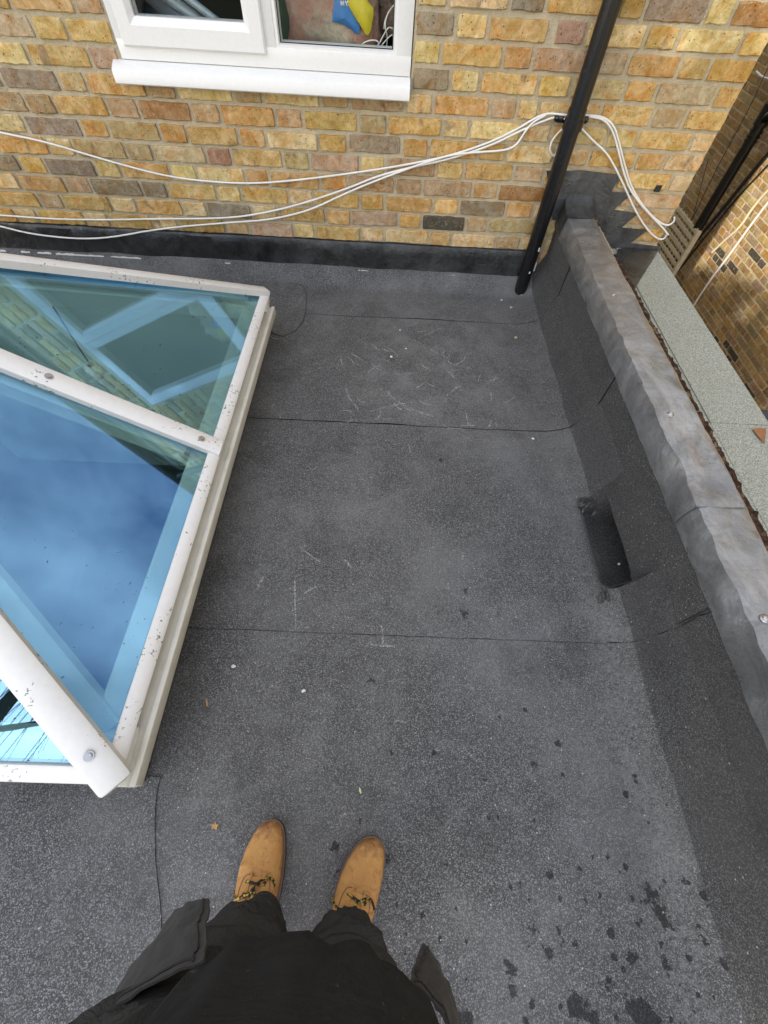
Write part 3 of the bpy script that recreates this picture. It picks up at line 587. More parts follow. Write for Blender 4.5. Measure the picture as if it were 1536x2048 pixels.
b.build('outer_frame', M['white_upvc'], win, smooth='angle')
b = MB(); frame(b, MX+.026, ox1-.054, oz0+.050, oz1-.05, .022, .022, .022, .022, FY+.003, FY+.06); b.build('glazing_bead', M['white_upvc'], win, smooth='angle')
b = MB(); frame(b, ox0+.030, MX-.010, oz0+.038, oz1-.035, .072, .072, .080, .072, FY-.016, FY+.05); b.build('sash', M['white_upvc'], win, smooth='angle')
b = MB(); b.box((ox0+.09, FY+.018, oz0+.10), (MX-.07, FY+.024, oz1-.09)); gl = b.build('pane', M['window_glass'], win)
b = MB(); b.box((MX+.04, FY+.020, oz0+.062), (ox1-.07, FY+.026, oz1-.06)); b.build('pane', M['window_glass'], win)
b = MB(); b.mi = 0
for x0, x1, z0 in ((ox0+.100, MX-.080, oz0+.116), (MX+.047, ox1-.075, oz0+.071)):
    b.tube([(x0, FY+.0165, z0+.7), (x0, FY+.0165, z0), (x1, FY+.0165, z0), (x1, FY+.0165, z0+.7)], .0035, 5)
b.build('gasket', M['black_rubber'], win)
b = MB(); sec = [(.05, .83), (-.008, .83), (-.046, .812), (-.050, .806), (-.050, .772), (-.046, .768), (-.040, .772), (-.036, .79), (.05, .79)]
b.loft([[Vector((x, y, z)) for y, z in sec] for x in (-1.138, .0635)]); b.build('sill', M['white_upvc'], win, smooth='angle')

# ---- things in the room behind the glass
def lump(c_, r, sc, n=24, amp=.25, sq=2.2, seed=0, cut=None):
    vs = []; k = n//2
    for i in range(k+1):
        t = math.pi*(i+.1)/(k+.2)
        for j in range(n):
            a = 2*math.pi*j/n; d = Vector((math.cos(a)*math.sin(t), math.sin(a)*math.sin(t), -math.cos(t)))
            s_ = (abs(d.x)**sq+abs(d.y)**sq+abs(d.z)**sq)**(-1/sq); q = d*s_; f_ = 1+amp*ns(q.x*1.6+seed, q.y*1.6, q.z*1.6)+amp*.35*ns(q.x*5, q.y*5+seed, q.z*5)
            vs.append(Vector(c_)+Vector((q.x*sc[0], q.y*sc[1], q.z*sc[2]))*r*f_)
    b = MB(); b.loft([vs[i*n:(i+1)*n] for i in range(k+1)]); return b
b = lump((-.255, .27, .98), 1, (.205, .09, .20), amp=.55, seed=5, n=40); o = b.build('sack', M['hessian'], None, smooth=True); tag(o, 'stained pinkish grey hessian sack slumped behind the right window pane', 'sack')
def sheet(name, pix, Y, mat, label, cat, t=.006, bulge=.02, seed=0):
    pts = [W(px, py, Y) for px, py in pix]; c_ = sum(pts, Vector())/len(pts); b = MB(); n = len(pts)
    rings = []
    for k in range(5):
        s_ = k/4; rings.append([c_+(p_-c_)*(1-s_*.97)+Vector((0, -bulge*(1-(1-s_)**2)+.004*ns(p_.x*20+seed, p_.z*20, s_*3), 0)) for p_ in pts])
    back = [p_+Vector((0, t, 0)) for p_ in pts]; b.loft([back]+rings); o = b.build(name, M[mat], None, smooth='angle'); return tag(o, label, cat)
bb = sheet('shopping_bag', [(670,-30),(667,20),(664,44),(676,45),(690,51),(703,59),(712,68),(719,68),(720,48),(712,20),(698,-30)], .155, 'blue_bag', 'blue plastic bag with white letters lying on the sack', 'bag', bulge=.012)
sheet('cloth', [(693,-30),(697,12),(706,28),(722,53),(730,66),(736,71),(742,60),(747,30),(747,16),(735,2),(728,-30)], .140, 'yellow_bag', 'folded yellow plastic sheet beside the blue bag', 'cloth', bulge=.014, seed=4)
# white letters on the bag
b = MB()
def stroke(p, q, wd=.0022):
    p, q = W(*p, .1385), W(*q, .1385); d = (q-p).normalized(); r = Vector((d.z, 0, -d.x))*wd; b.prism([p-r, p+r, q+r, q-r], (0, 1, 0), .002)
for s_ in (((683,11),(681,2)), ((681,2),(688,11)), ((688,11),(686,2)), ((690,2),(693,7)), ((696,2),(693,7)), ((693,7),(694,12))): stroke(*s_)
o = b.build('lettering', M['white_ink'], bb); o['label'] = 'white letters NY'
for i, (p0, p1, r, nm) in enumerate((((322,30),(352,52),.030,'short rounded'), ((318,2),(385,58),.032,'thick'), ((345,18),(375,52),.022,'slim dark-ended'), ((345,2),(425,60),.020,'long'), ((372,-6),(455,58),.013,'thinnest straight'))):
    a, c_ = W(*p0, .34-.05*i), W(*p1, .20-.012*i); b = MB(); b.tube([c_, a, a+(a-c_)*1.2], r, 14); o = b.build('pipe_lagging', M['foil_pipe'], None, smooth='angle'); tag(o, f'{nm} grey-blue roll leaning inside the left window pane', 'pipe', 'grey rolls leaning behind the left pane')
b = lump((-.475, .22, .93), 1, (.03, .05, .07), n=14, seed=8); tag(b.build('bottle', M['dark_green'], None, smooth=True), 'dark green bottle beside the sack at the mullion', 'bottle')
for i, pix in enumerate(([(676,102),(684,93),(694,90),(703,93),(711,105)], [(711,105),(724,87),(740,80),(755,81),(758,88),(752,95),(735,106)], [(748,107),(762,80),(775,56),(782,54),(790,62),(794,72),(792,100)], [(752,107),(770,82),(784,68),(793,74),(795,98)], [(800,0),(785,12),(773,32),(770,55),(776,75),(770,109)], [(797,3),(780,18),(770,40),(768,58)])):
    b = MB(); b.tube([W(px, py, .085+.008*i) for px, py in pix], .0023, 6, smooth=2)
    tag(b.build('looped_cable', M['white_cable'], None, smooth=True), ('low white cable arch in front of the sack', 'wider white cable arch next to the low arch on the sack', 'tall white cable loop at the right corner of the window', 'inner white cable loop at the right corner of the window', 'white cable hanging straight down the right side of the window', 'short white cable beside the hanging one in the window')[i], 'cable', 'white cables inside the window')

# ---- lead flashing along the foot of the wall
fl = empty('wall_flashing', (0, 0, .05), 'black lead flashing strip running along the foot of the brick wall', 'flashing')
def flash(x0, x1, dy, seed):
    b = MB(); prof = [(.006, .203), (-.006, .200), (-.012, .190), (-.013, .15), (-.014, .10), (-.016, .065), (-.020, .043), (-.017, .040), (-.004, .047)]; nu = int((x1-x0)/.02)
    b.grid(lambda u, v: Vector((x0+(x1-x0)*u, prof[int(round(v*8))][0]-dy-.005*ns(u*(x1-x0)*5, v*2.2, seed)*(v > .15), prof[int(round(v*8))][1]+.004*ns(u*(x1-x0)*7, seed+2)*(v < .3)+.005*ns(u*(x1-x0)*3, seed+5)*(v > .6))), nu, 8)
    b.build('lead_sheet', M['dark_lead'], fl, smooth='angle')
xs = W(656, 515).x; flash(-4, xs+.06, 0, 3); flash(xs, .80, .004, 7)
random.seed(11)
for px0, px1 in ((0, 12), (42, 60), (75, 103), (112, 150), (150, 208), (222, 282), (450, 461), (715, 738), (852, 868), (868, 935), (938, 952)):
    b = MB(); y0 = 500+.056*px0; y1 = 500+.056*px1
    p0, p1 = W(px0, y0+2, -.030), W(px1, y1+2, -.030); n = 7
    up = [p0.lerp(p1, i/n)+Vector((0, 0, .003+.003*random.random()*(0 < i < n))) for i in range(n+1)]; dn = [p0.lerp(p1, i/n)+Vector((0, -.001, -.001-.004*random.random()*(0 < i < n))) for i in range(n+1)]
    b.prism(up+dn[::-1], (0, 1, 0), .012); b.build('sealant_scrap', M['sealant'], fl)

# ---- downpipe and cables on the wall
dp = empty('downpipe', (.762, -.066, 0), 'glossy black drainpipe running down the brick wall into the roof corner', 'pipe')
b = MB(); b.tube([(.762, -.066, .012), (.762, -.066, 2.30)], .0345, 24); b.build('pipe', M['black_paint'], dp, smooth='angle')
zb = W(1148, 246, -.07).z
b = MB(); b.tube([(.762, -.066, zb-.022), (.762, -.066, zb+.012)], .041, 24); b.tube([(.762, -.066, zb+.012), (.762, -.066, zb+.045)], .0375, 24); b.build('collar', M['black_paint'], dp, smooth='angle')
b = MB(); b.box((.70, -.03, zb-.013), (.824, -.004, zb+.010), .004)
for x in (.700, .824): b.sphere((x, -.02, zb), .013, 10)
b.build('bracket', M['black_paint'], dp, smooth='angle')
b = MB()
for px, py, ln, wd in ((1041, 594, .03, .0035), (1072, 540, .045, .004), (1078, 500, .018, .003), (1059, 545, .01, .003)):
    q = W(px, py, -.098); q.y = -.066-math.sqrt(max(0, .0352**2-(q.x-.762)**2)); b.box((q.x-wd, q.y-.001, q.z-ln/2), (q.x+wd, q.y+.003, q.z+ln/2))
b.build('paint_splash', M['sealant'], dp)
CB = [([(-900,120),(-400,190),(-60,250),(0,265),(90,283),(200,317),(320,350),(400,362),(500,368),(600,360),(700,347),(800,332),(900,312),(985,283),(1040,255),(1070,236),(1095,226),(1122,229),(1150,232)], 'uppermost white cable sagging across the brick wall below the window'),
      ([(-900,415),(-400,424),(-60,428),(0,430),(100,438),(200,440),(300,438),(450,437),(520,428),(600,409),(690,379),(760,350),(830,333),(900,318),(985,290),(1040,262),(1090,240),(1120,232),(1134,240),(1136,255)], 'middle white cable running along the wall above the lead flashing'),
      ([(-900,380),(-400,410),(-60,440),(0,452),(60,468),(150,478),(220,476),(320,457),(460,445),(540,440),(620,421),(690,387),(760,358),(850,325),(905,309),(960,304),(1012,301),(1034,290),(1050,263),(1066,244),(1092,230)], 'lowest white cable drooping onto the black lead flashing'),
      ([(1150,232),(1178,231),(1205,233),(1228,250),(1238,285),(1248,325),(1262,375),(1290,418),(1318,445),(1336,452),(1348,444),(1349,434)], 'upper white cable curving down right of the drainpipe'),
      ([(1140,240),(1162,256),(1185,281),(1213,305),(1232,338),(1252,380),(1272,425),(1296,462),(1316,479),(1329,478),(1334,466)], 'lower white cable curving down right of the drainpipe'),
      ([(1178,233),(1208,238),(1226,262),(1236,298),(1247,345),(1262,385),(1298,428),(1325,455),(1336,470)], 'third white cable twisted with the upper one right of the drainpipe'),
      ([(1138,246),(1122,260),(1105,279),(1099,297),(1103,308),(1109,313),(1116,300)], 'short white cable loop left of the drainpipe')]
for i, (pix, lab) in enumerate(CB):
    b = MB(); b.tube([W(px, py, -.012-.004*(i % 3)-(.012 if py > 440 and px < 300 else 0)-(.018 if 1120 < px < 1170 and i < 3 else 0)) for px, py in pix], .0042, 8, smooth=2); tag(b.build('white_cable', M['white_cable'], None, smooth=True), lab, 'cable', 'white cables on the wall')
q = W(1315, 376); b = MB(); b.box((q.x-.014, -.012, q.z-.013), (q.x+.014, .004, q.z+.013), .003); b.sphere((q.x+.004, -.013, q.z+.012), .004, 8); tag(b.build('wall_plug', M['black_rubber'], None), 'small square black plug in a yellow brick above the stepped flashing', 'plug')

# ================================================================== NEIGHBOUR
NX = 4.1
nb = empty('neighbour_wall', (NX, 3, GZ), 'tall yellow brick wall of the next house, partly sunlit, across the passage', 'wall')
b = MB(); b.box((NX+.006, -6, GZ), (NX+.3, 12, 4.2)); b.build('wall', M['mortar'], nb)
random.seed(9); cand = []; mass_i = []
for k in range(int((2.2-GZ)/CG)):
    z = GZ+.01+CG*(k+.5); y = -3.0+(.18 if k % 2 else 0); i = 0
    while y < 9:
        wd = .2445 if i % 2 == 0 else .1225; i += 1; p_ = Vector((NX, y+wd/2, z)); px, py = P(p_); d = (p_-CAM).dot(MF)
        vis = d > 0 and -5 < px < 1545 and -20 < py < 900 and (px > 1490-.552*(py-175)-4 if py < 500 else px > 1316+.626*(py-502)-6)
        (cand if vis else mass_i).append((y, y+wd, z, d)); y += wd
cand.sort(key=lambda q: -(q[1]-q[0])/(q[3]**2))
for q in cand[:300]:
    pp_ = P((NX, (q[0]+q[1])/2, q[2])); c_ = random.choice('YYOCCTTTBVLPY')
    if any(abs(pp_[0]-x_)+abs(pp_[1]-y_) < 15 for x_, y_ in ((1505,505),(1525,532),(1432,508),(1450,535),(1443,683),(1458,708),(1497,790),(1345,575))): c_ = 'K'
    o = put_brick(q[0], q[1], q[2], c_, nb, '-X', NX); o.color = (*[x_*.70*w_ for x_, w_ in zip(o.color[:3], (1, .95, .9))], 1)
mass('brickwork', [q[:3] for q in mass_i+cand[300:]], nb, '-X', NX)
# blackened bricks repaired into that wall
def far_tube(name, pix, X, r, mat, label, cat, group=None, n=8):
    b = MB(); b.tube([SX(px, py, X) for px, py in pix], r, n, smooth=1); return tag(b.build(name, M[mat], None, smooth='angle'), label, cat, group)
fp = empty('far_drainpipe', SX(1392, 452, NX-.12), 'thick black drainpipe on the neighbouring wall ending above the trellis', 'pipe')
a, c_ = SX(1392, 452, NX-.12), SX(1525, 255, NX-.12); a.y = c_.y = (a.y+c_.y)/2
b = MB(); b.tube([a, Vector((a.x, a.y, c_.z+1.2))], .058, 18); b.build('pipe', M['black_paint'], fp, smooth='angle')
zc_ = SX(1520, 268, NX-.12).z
b = MB()
for dz in (0, -.045, -.08): b.tube([(a.x, a.y, zc_+dz-.008), (a.x, a.y, zc_+dz+.008)], .068, 18)
b.tube([(a.x, a.y, zc_+.05), (a.x, a.y, zc_+.22)], .074, 18); b.build('socket', M['black_paint'], fp, smooth='angle')
b = MB(); b.tube([(a.x, a.y, zc_+.10), (a.x-.02, a.y-.11, zc_+.16), (a.x-.02, a.y-.20, zc_+.22)], .05, 14); b.build('branch', M['black_paint'], fp, smooth='angle')
far_tube('black_cable', [(1560,280),(1500,350),(1440,425),(1400,472),(1338,546)], NX-.03, .020, 'black_rubber', 'thick black cable right of the drainpipe on the neighbouring wall', 'cable')
far_tube('black_cable', [(1536,440-110),(1470,400),(1420,462),(1348,552)], NX-.02, .010, 'black_rubber', 'thin black cable next to the thick one on the neighbouring wall', 'cable')
far_tube('thin_wire', [(1536,135),(1500,215),(1450,305),(1415,375),(1384,440)], NX-.05, .0045, 'black_rubber', 'thin dark wire hanging left of the far drainpipe', 'cable', n=6)
far_tube('thin_wire', [(1417,318),(1405,360),(1390,420),(1384,440)], NX-.06, .004, 'black_rubber', 'shorter thin dark wire between house corner and far drainpipe', 'cable', n=6)
far_tube('cable_and_shadow', [(1560,375),(1524,420),(1490,466),(1455,515),(1420,560),(1383,617),(1370,640)], NX-.03, .012, 'cable_and_shadow', 'pale cable clipped diagonally down the sunlit neighbouring wall', 'cable')
far_tube('cable_and_shadow', [(1560,355),(1510,408),(1480,455),(1450,480),(1424,505)], NX-.015, .013, 'trellis_wood', 'brown tube drawn in as the shadow of the pale cable on the neighbouring wall', 'cable')  # cast shadow of the pale cable, built as a brown tube
far_tube('white_cable', [(1513,143),(1524,154),(1545,160)], NX-.03, .010, 'white_cable', 'short white cable end at the top right edge', 'cable')
# trellis
T0, T1 = SX(1338, 545, NX-.16), SX(1396, 474, NX-.16); ty = (T0.y+T1.y)/2
tr = empty('trellis', (NX-.16, ty+.6, T0.z-.5), 'wooden slatted trellis panel below the far drainpipe', 'trellis')
dz = .082; zt = T1.z+.02; k = 0
while zt-k*dz > T0.z-.9:
    z = zt-k*dz; b = MB(); b.box((NX-.175, ty-.01, z-.020), (NX-.158, ty+1.5, z+.020)); b.build('slat', M['trellis_wood'], tr); k += 1
for i in range(16):
    y = ty+.04+i*.095; b = MB(); b.box((NX-.157, y-.011, T0.z-.95), (NX-.142, y+.011, zt+.03)); b.build('batten', M['trellis_wood'], tr)
b = MB(); b.box((NX-.19, ty-.05, T0.z-1.2), (NX-.13, ty-.011, zt+.03), .004); b.build('post', M['trellis_wood'], tr)
q0 = SX(1541, 838, NX); b = MB(); b.box((NX-.25, q0.y-1.4, q0.z-1.0), (NX+.01, q0.y+.12, q0.z+.02), .01); tag(b.build('meter_box', M['slate'], None), 'dark grey box on the neighbouring wall at the edge of the pale felt', 'box')
# tree added out of view, behind the photographer's left shoulder: its crown keeps the low sun off most of the roof
random.seed(21); u2 = Vector((sd.x, sd.y, 0)).normalized(); l2 = Vector((-u2.y, u2.x, 0))
TA = 11.0; LAT_ = .30; tb = u2*TA+l2*LAT_; tc_ = Vector((tb.x, tb.y, TA*math.tan(R(SUN_EL))-.1))
gt = empty('added_shade_tree', (tb.x, tb.y, GZ), 'dense dark tree added out of view to shade the roof, twigs mirrored in the front pane of the lantern', 'tree')
b = MB(); b.tube([(tb.x, tb.y, GZ), (tb.x+.1, tb.y, 0), (tb.x, tb.y+.1, 3), (tb.x+.05, tb.y, 6.5)], [.24, .19, .15, .06], 12)
for k in range(9):
    a = k*2.4; z = 3.6+.3*k; b.tube([(tb.x, tb.y, z), Vector((tb.x, tb.y, z+.6))+(l2*math.cos(a)*1.0+u2*math.sin(a)*.7), Vector((tb.x, tb.y, z+1.0))+(l2*math.cos(a)*1.7+u2*math.sin(a)*1.2)], [.06, .04, .015], 7)
for k in range(60):
    a = random.uniform(0, 6.28); q = Vector((tb.x, tb.y, 5.2))+l2*math.cos(a)*random.uniform(.5, 2.3)+u2*math.sin(a)*random.uniform(.4, 1.6); w_ = Vector((random.gauss(0, .25), random.gauss(0, .25), 0)); ln = random.uniform(.8, 2.6)
    b.tube([q, q+w_*.5-Vector((0, 0, ln*.4)), q+w_-Vector((0, 0, ln))], [.012, .009, .004], 5, smooth=1)
b.build('trunk', M['bark'], gt, smooth=True)
b = MB(); RA_, RL_, RZ_ = 1.8, 2.4, 1.41
def crownp(d, f): return tc_+u2*d.x*RA_*f+l2*d.y*RL_*f+Vector((0, 0, d.z*RZ_*f))
n = 26; rings = []
for i in range(14):
    t = math.pi*(i+.3)/13.6; rings.append([(lambda d: crownp(d, .84+.12*ns(d.x*3, d.y*3, d.z*3)))(Vector((math.cos(2*math.pi*j/n)*math.sin(t), math.sin(2*math.pi*j/n)*math.sin(t), -math.cos(t)))) for j in range(n)])
b.loft(rings)  # solid core so the added crown lets no sun through
for k in range(5200):
    d = Vector((random.gauss(0, 1), random.gauss(0, 1), random.gauss(0, 1))).normalized(); q = crownp(d, random.uniform(.80, 1.06)+.10*ns(d.x*3, d.y*3, d.z*3)); e = Vector((random.gauss(0, 1), random.gauss(0, 1), random.gauss(0, 1))).normalized(); f = e.orthogonal().normalized(); z = random.uniform(.07, .15)
    b.add([q-e*z, q+f*z*.5, q+e*z, q-f*z*.5], [(0, 1, 2, 3)])
b.build('crown', M['leaves'], gt, fix=False)

# ================================================================== SKYLIGHT
sk = empty('roof_lantern', (-1.545, -1.49, 0), 'white framed pyramid roof lantern with blue tinted glass', 'skylight')
C4 = [Vector((EX0, EY0, EZ)), Vector((EX0, EY1, EZ)), Vector((EX1, EY1, EZ)), Vector((EX1, EY0, EZ))]
b = MB()
for a, c_ in (((EX0-.055, EY1, -.02), (EX0-.025, EY0, .165)), ((EX1+.025, EY1, -.02), (EX1+.055, EY0, .165)), ((EX1+.056, EY0-.055, -.02), (EX0-.056, EY0-.025, .165)), ((EX1+.056, EY1+.025, -.02), (EX0-.056, EY1+.055, .165))): b.box(a, c_)
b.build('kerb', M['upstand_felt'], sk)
b = MB()
for a, c_ in (((EX0-.110, EY1+.06, -.36), (EX0-.056, EY0-.06, .17)), ((EX1+.056, EY1+.06, -.36), (EX1+.11, EY0-.06, .17)), ((EX1+.111, EY0-.11, -.98), (EX0-.111, EY0-.056, .17)), ((EX1+.111, EY1+.056, -.36), (EX0-.111, EY1+.11, .17))): b.box(a, c_)
b.build('lining', M['room_plaster'], sk)
# eave frames, panes
mids = []
for i in range(4):
    p, q = C4[i], C4[(i+1) % 4]; nrm = (q-p).cross(APEX-p).normalized(); nrm = nrm if nrm.z > 0 else -nrm
    mid = (p+q)/2; inn = (APEX-mid).normalized(); mids.append((mid, nrm))
    b = MB(); b.obox(p+inn*.016, q+inn*.016, nrm, .038, -.035, .010); b.build('eave_frame', M['weathered_white'], sk, smooth='angle')
    b = MB(); b.obox(p+inn*.055+Vector((0, 0, -.02)), q+inn*.055+Vector((0, 0, -.02)), nrm, .075, -.06, -.018); b.build('inner_frame', M['white_upvc'], sk)
    d = (q-p).normalized()
    for a, c_, s_ in ((p, mid, 0), (mid, q, 1)):
        b = MB(); tri = [a+inn*.012, c_+inn*.012, APEX-inn*.02] ; tri = [t+nrm*.0 for t in tri]; b.prism(tri, nrm, -.006); b.build('pane', M['solar_glass'], sk)
def bar(p, nrm, wd, name='glazing_bar', ext=.0, h=.022):
    d = (APEX-p).normalized(); b = MB(); b.obox(p-d*ext, APEX-d*.01, nrm, wd, -.004, h, .005, .010 if name == 'hip_bar' else .004); o = b.build(name, M['weathered_white'], sk, smooth='angle')
    b = MB(); dd = .014 if name == 'glazing_bar' else .045; b.obox(p+d*.10-nrm*dd, APEX-d*.05-nrm*dd, nrm, wd*1.7, -.055, 0); b.build('rafter', M['white_upvc'], sk); return o, d
bars = []
for i in range(4):
    o, d = bar(mids[i][0], mids[i][1], .062, 'glazing_bar', -.002); bars.append((o, mids[i][0], d, mids[i][1]))
for i in range(4):
    nrm = (mids[i][1]+mids[(i-1) % 4][1]).normalized(); wd = .068 if i != 0 else .054; o, d = bar(C4[i], nrm, wd, 'hip_bar', -.004 if i else -.02, .024); bars.append((o, C4[i], d, nrm))
def screw(o, p, d, nrm, t, r=.0085, h=.022):
    q = p+d*t+nrm*h; b = MB(); b.tube([q-nrm*.003, q+nrm*.002], r*1.25, 14); b.tube([q+nrm*.002, q+nrm*.0055], r*.75, 12); b.build('screw', M['steel'], o, smooth='angle')
def tpar(p, d, px):
    a, c_ = 0.0, 1.2
    for _ in range(40):
        m_ = (a+c_)/2
        if P(p+d*m_)[0] > px: a = m_
        else: c_ = m_
    return a
for o, p, d, nrm in (bars[0],):
    for px in (400, 98): screw(o, p, d, nrm, tpar(p, d, px))
o, p, d, nrm = bars[5]; screw(o, p, d, nrm, tpar(p, d, 186), .0085, .026)
# ledge outside the frame, below it
b = MB(); b.box((EX0-.024, EY1-.010, .150), (EX0+.026, EY0-.055, .172), .004); b.box((EX0+.016, EY1-.008, .140), (EX0+.032, EY0-.057, .179), .004); b.build('ledge', M['dirty_cream'], sk, smooth='angle')
b = MB(); b.box((EX1+.02, EY1-.006, .150), (EX0-.03, EY1+.026, .171), .004); b.build('ledge', M['dirty_cream'], sk, smooth='angle')
# the room below
rm_ = MB()
for a, c_ in (((-2.97, -4.5, -2.75), (.86, 0, -2.70)), ((-2.97, -4.5, -2.7), (-2.92, 0, -.33)), ((.80, -4.5, -2.7), (.86, 0, -.33)), ((-2.92, -4.5, -2.7), (.8, -4.45, -.33)), ((-2.92, -.05, -2.7), (.8, -.003, -.33))): rm_.box(a, c_)
tag(rm_.build('room', M['room_floor']), kind='structure')
q = F(190, 744, .02)
pl = empty('pendant_lamp', q, 'pale globe lamp seen through the far pane of the lantern', 'lamp')
b = MB(); b.tube([q+Vector((0, 0, .03)), q+Vector((.0, 0, .12)), q+Vector((-.02, .03, .30))], .003, 6); b.build('flex', M['black_rubber'], pl)
b = MB(); b.sphere(q, .038, 20); b.build('globe', M['white_upvc'], pl, smooth=True)
b = MB(); b.tube([q+Vector((0, 0, .030)), q+Vector((0, 0, .048))], .014, 12); b.build('cap', M['steel'], pl, smooth='angle')

# ================================================================== SMALL THINGS ON THE ROOF
def leaf(name, pix, Z, mat, label, curl=.006, cat='leaf'):
    pts = [F(px, py, Z) for px, py in pix]; c_ = sum(pts, Vector())/len(pts); b = MB(); n = len(pts)
    top = [p_+Vector((0, 0, curl*(.5+ns(p_.x*90, p_.y*90)))) for p_ in pts]; b.add(top+[c_+Vector((0, 0, .002))]+[p_-Vector((0, 0, .0012)) for p_ in top]+[c_+Vector((0, 0, .0006))],
        [(i, (i+1) % n, n) for i in range(n)]+[(n+1+(i+1) % n, n+1+i, 2*n+1) for i in range(n)]+[(i, n+1+i, n+1+(i+1) % n, (i+1) % n) for i in range(n)])
    return tag(b.build(name, M[mat], None), label, cat)
leaf('leaf', [(1504,858),(1518,857),(1531,858),(1530,872),(1528,887),(1516,874)], .244, 'rust_leaf', 'rust brown triangular dead leaf on the pale green felt ledge')
leaf('leaf', [(412,1396),(415,1402),(417,1412),(414,1414),(412,1405)], .009, 'tan_leaf', 'thin orange sliver of dry leaf near the lantern side', .004)
leaf('leaf', [(718,1574),(721,1577),(723,1585),(721,1588),(718,1582)], .009, 'pale_leaf', 'pale yellow pointed leaf on the felt in front of the boots', .004)
leaf('leaf', [(424,1650),(428,1648),(430,1643),(433,1648),(438,1649),(435,1655),(433,1661),(429,1657),(425,1658)], .009, 'tan_leaf', 'small ragged brown leaf left of the left boot', .006)
CH = [(1022,615,.008,'tan stone chip just below the drainpipe foot'),(1032,675,.010,'larger tan stone chip on the felt near the parapet corner'),(783,713,.006,'white star-shaped paint chip on the felt before the flashing'),(812,697,.005,'tiny white chip right of the star-shaped paint chip'),
      (1066,877,.006,'white angular chip beside the parapet foot'),(467,1332,.007,'white oval chip next to the lantern'),(607,1382,.006,'white chip in the middle of the dark felt'),(1003,600,.005,'small white crumb left of the drainpipe foot'),(800,660,.004,'white crumb in the scratched felt area'),(1290,1128,.005,'cream crumb lying in the parapet outlet')]
random.seed(3)
for px, py, r, lab in CH:
    q = F(px, py, .008) if py != 1128 else F(1238, 1128, -.008); b = MB(); b.sphere(q, r, 7, (1, .8, .5)); b.v = [x+Vector((random.uniform(-1, 1), random.uniform(-1, 1), random.uniform(-.4, .4)))*r*.35 for x in b.v]
    tag(b.build('chip', M['stone_chip' if 'tan' in lab or 'cream' in lab else 'sealant'], None), lab, 'chip', 'chips and crumbs on the felt')

m = bpy.data.materials.new('chalk'); m.use_nodes = True; t = m.node_tree; pb = t.nodes['Principled BSDF']; pb.inputs['Base Color'].default_value = (.44, .44, .435, 1); pb.inputs['Roughness'].default_value = .9
g1 = N(t, 'ShaderNodeNewGeometry'); n1 = N(t, 'ShaderNodeTexNoise'); n1.inputs['Scale'].default_value = 260; n1.inputs['Detail'].default_value = 3; r1 = N(t, 'ShaderNodeMapRange'); r1.inputs['From Min'].default_value = .36; r1.inputs['From Max'].default_value = .60; r1.inputs['To Min'].default_value = .0; r1.inputs['To Max'].default_value = .72
t.links.new(g1.outputs['Position'], n1.inputs[0]); t.links.new(n1.outputs[0], r1.inputs[0]); t.links.new(r1.outputs[0], pb.inputs['Alpha']); M['chalk'] = m
CK = [[(837,678),(860,668),(881,656)],[(698,705),(718,718),(735,728)],[(773,784),(783,796),(800,808),(834,825),(867,835)],[(739,825),(760,818),(790,811),(827,806)],[(690,771),(698,798),(717,820)],[(788,750),(812,750),(834,747)],[(884,849),(898,857),(922,857)],[(932,827),(934,840),(937,854)],[(920,852),(950,852)],[(977,855),(980,848),(982,842)],[(990,845),(994,856)],[(854,769),(871,776)],[(832,778),(850,767)],[(894,744),(910,759)],[(681,720),(685,734)],[(982,686),(993,693)],[(1010,646),(1020,649),(1028,656)],[(745,690),(758,702)],[(600,1095),(618,1110),(640,1125)],[(735,1284),(745,1291),(790,1293)],[(762,1250),(766,1270),(765,1288)],[(590,1160),(592,1260)],[(515,1180),(530,1150)],[(605,1190),(640,1170)],[(925,1105),(925,1120)],[(790,1440),(815,1446)],[(860,700),(880,712),(900,710)],[(800,640),(815,648)],[(930,735),(950,742)],[(690,1120),(705,1140)]]
random.seed(17); b = MB()
for _ in range(46):
    a, c_ = random.gauss(840, 120), random.gauss(750, 80); d = random.uniform(0, 6.28); ln = random.uniform(10, 34); CK.append([(a, c_), (a+ln*.5*math.cos(d), c_+ln*.4*math.sin(d)), (a+ln*math.cos(d+.3), c_+ln*.8*math.sin(d+.3))])
for pix in CK:
    q = [F(*p_) for p_ in pix]
    for _ in range(2):
        o_ = [q[0]]
        for a, c_ in zip(q, q[1:]): o_ += [a*.75+c_*.25, a*.25+c_*.75]
        q = o_+[q[-1]]
    for k in range(len(q)-1):
        a, c_ = q[k], q[k+1]; d = (c_-a).normalized(); p_ = Vector((-d.y, d.x, 0))*(.0024+.0026*ns(a.x*50, a.y*50)); hz = lambda q_: Vector((0, 0, roofz(q_.x, q_.y)+.0022+(.0034*((YS[0]-q_.y)/.775 if q_.y > YS[1] else (YS[1]-q_.y)/.905 if q_.y > YS[2] else (YS[2]-q_.y)/.98) if q_.y < YS[0] else .0022))); zz = hz(a); b.add([a-p_+zz, a+p_+zz, c_+p_+zz, c_-p_+zz], [(0, 1, 2, 3)])
o = b.build('chalk_scuffs', M['chalk'], roof, fix=False); tag(o, 'pale chalky scuff marks on the felt', kind='stuff')
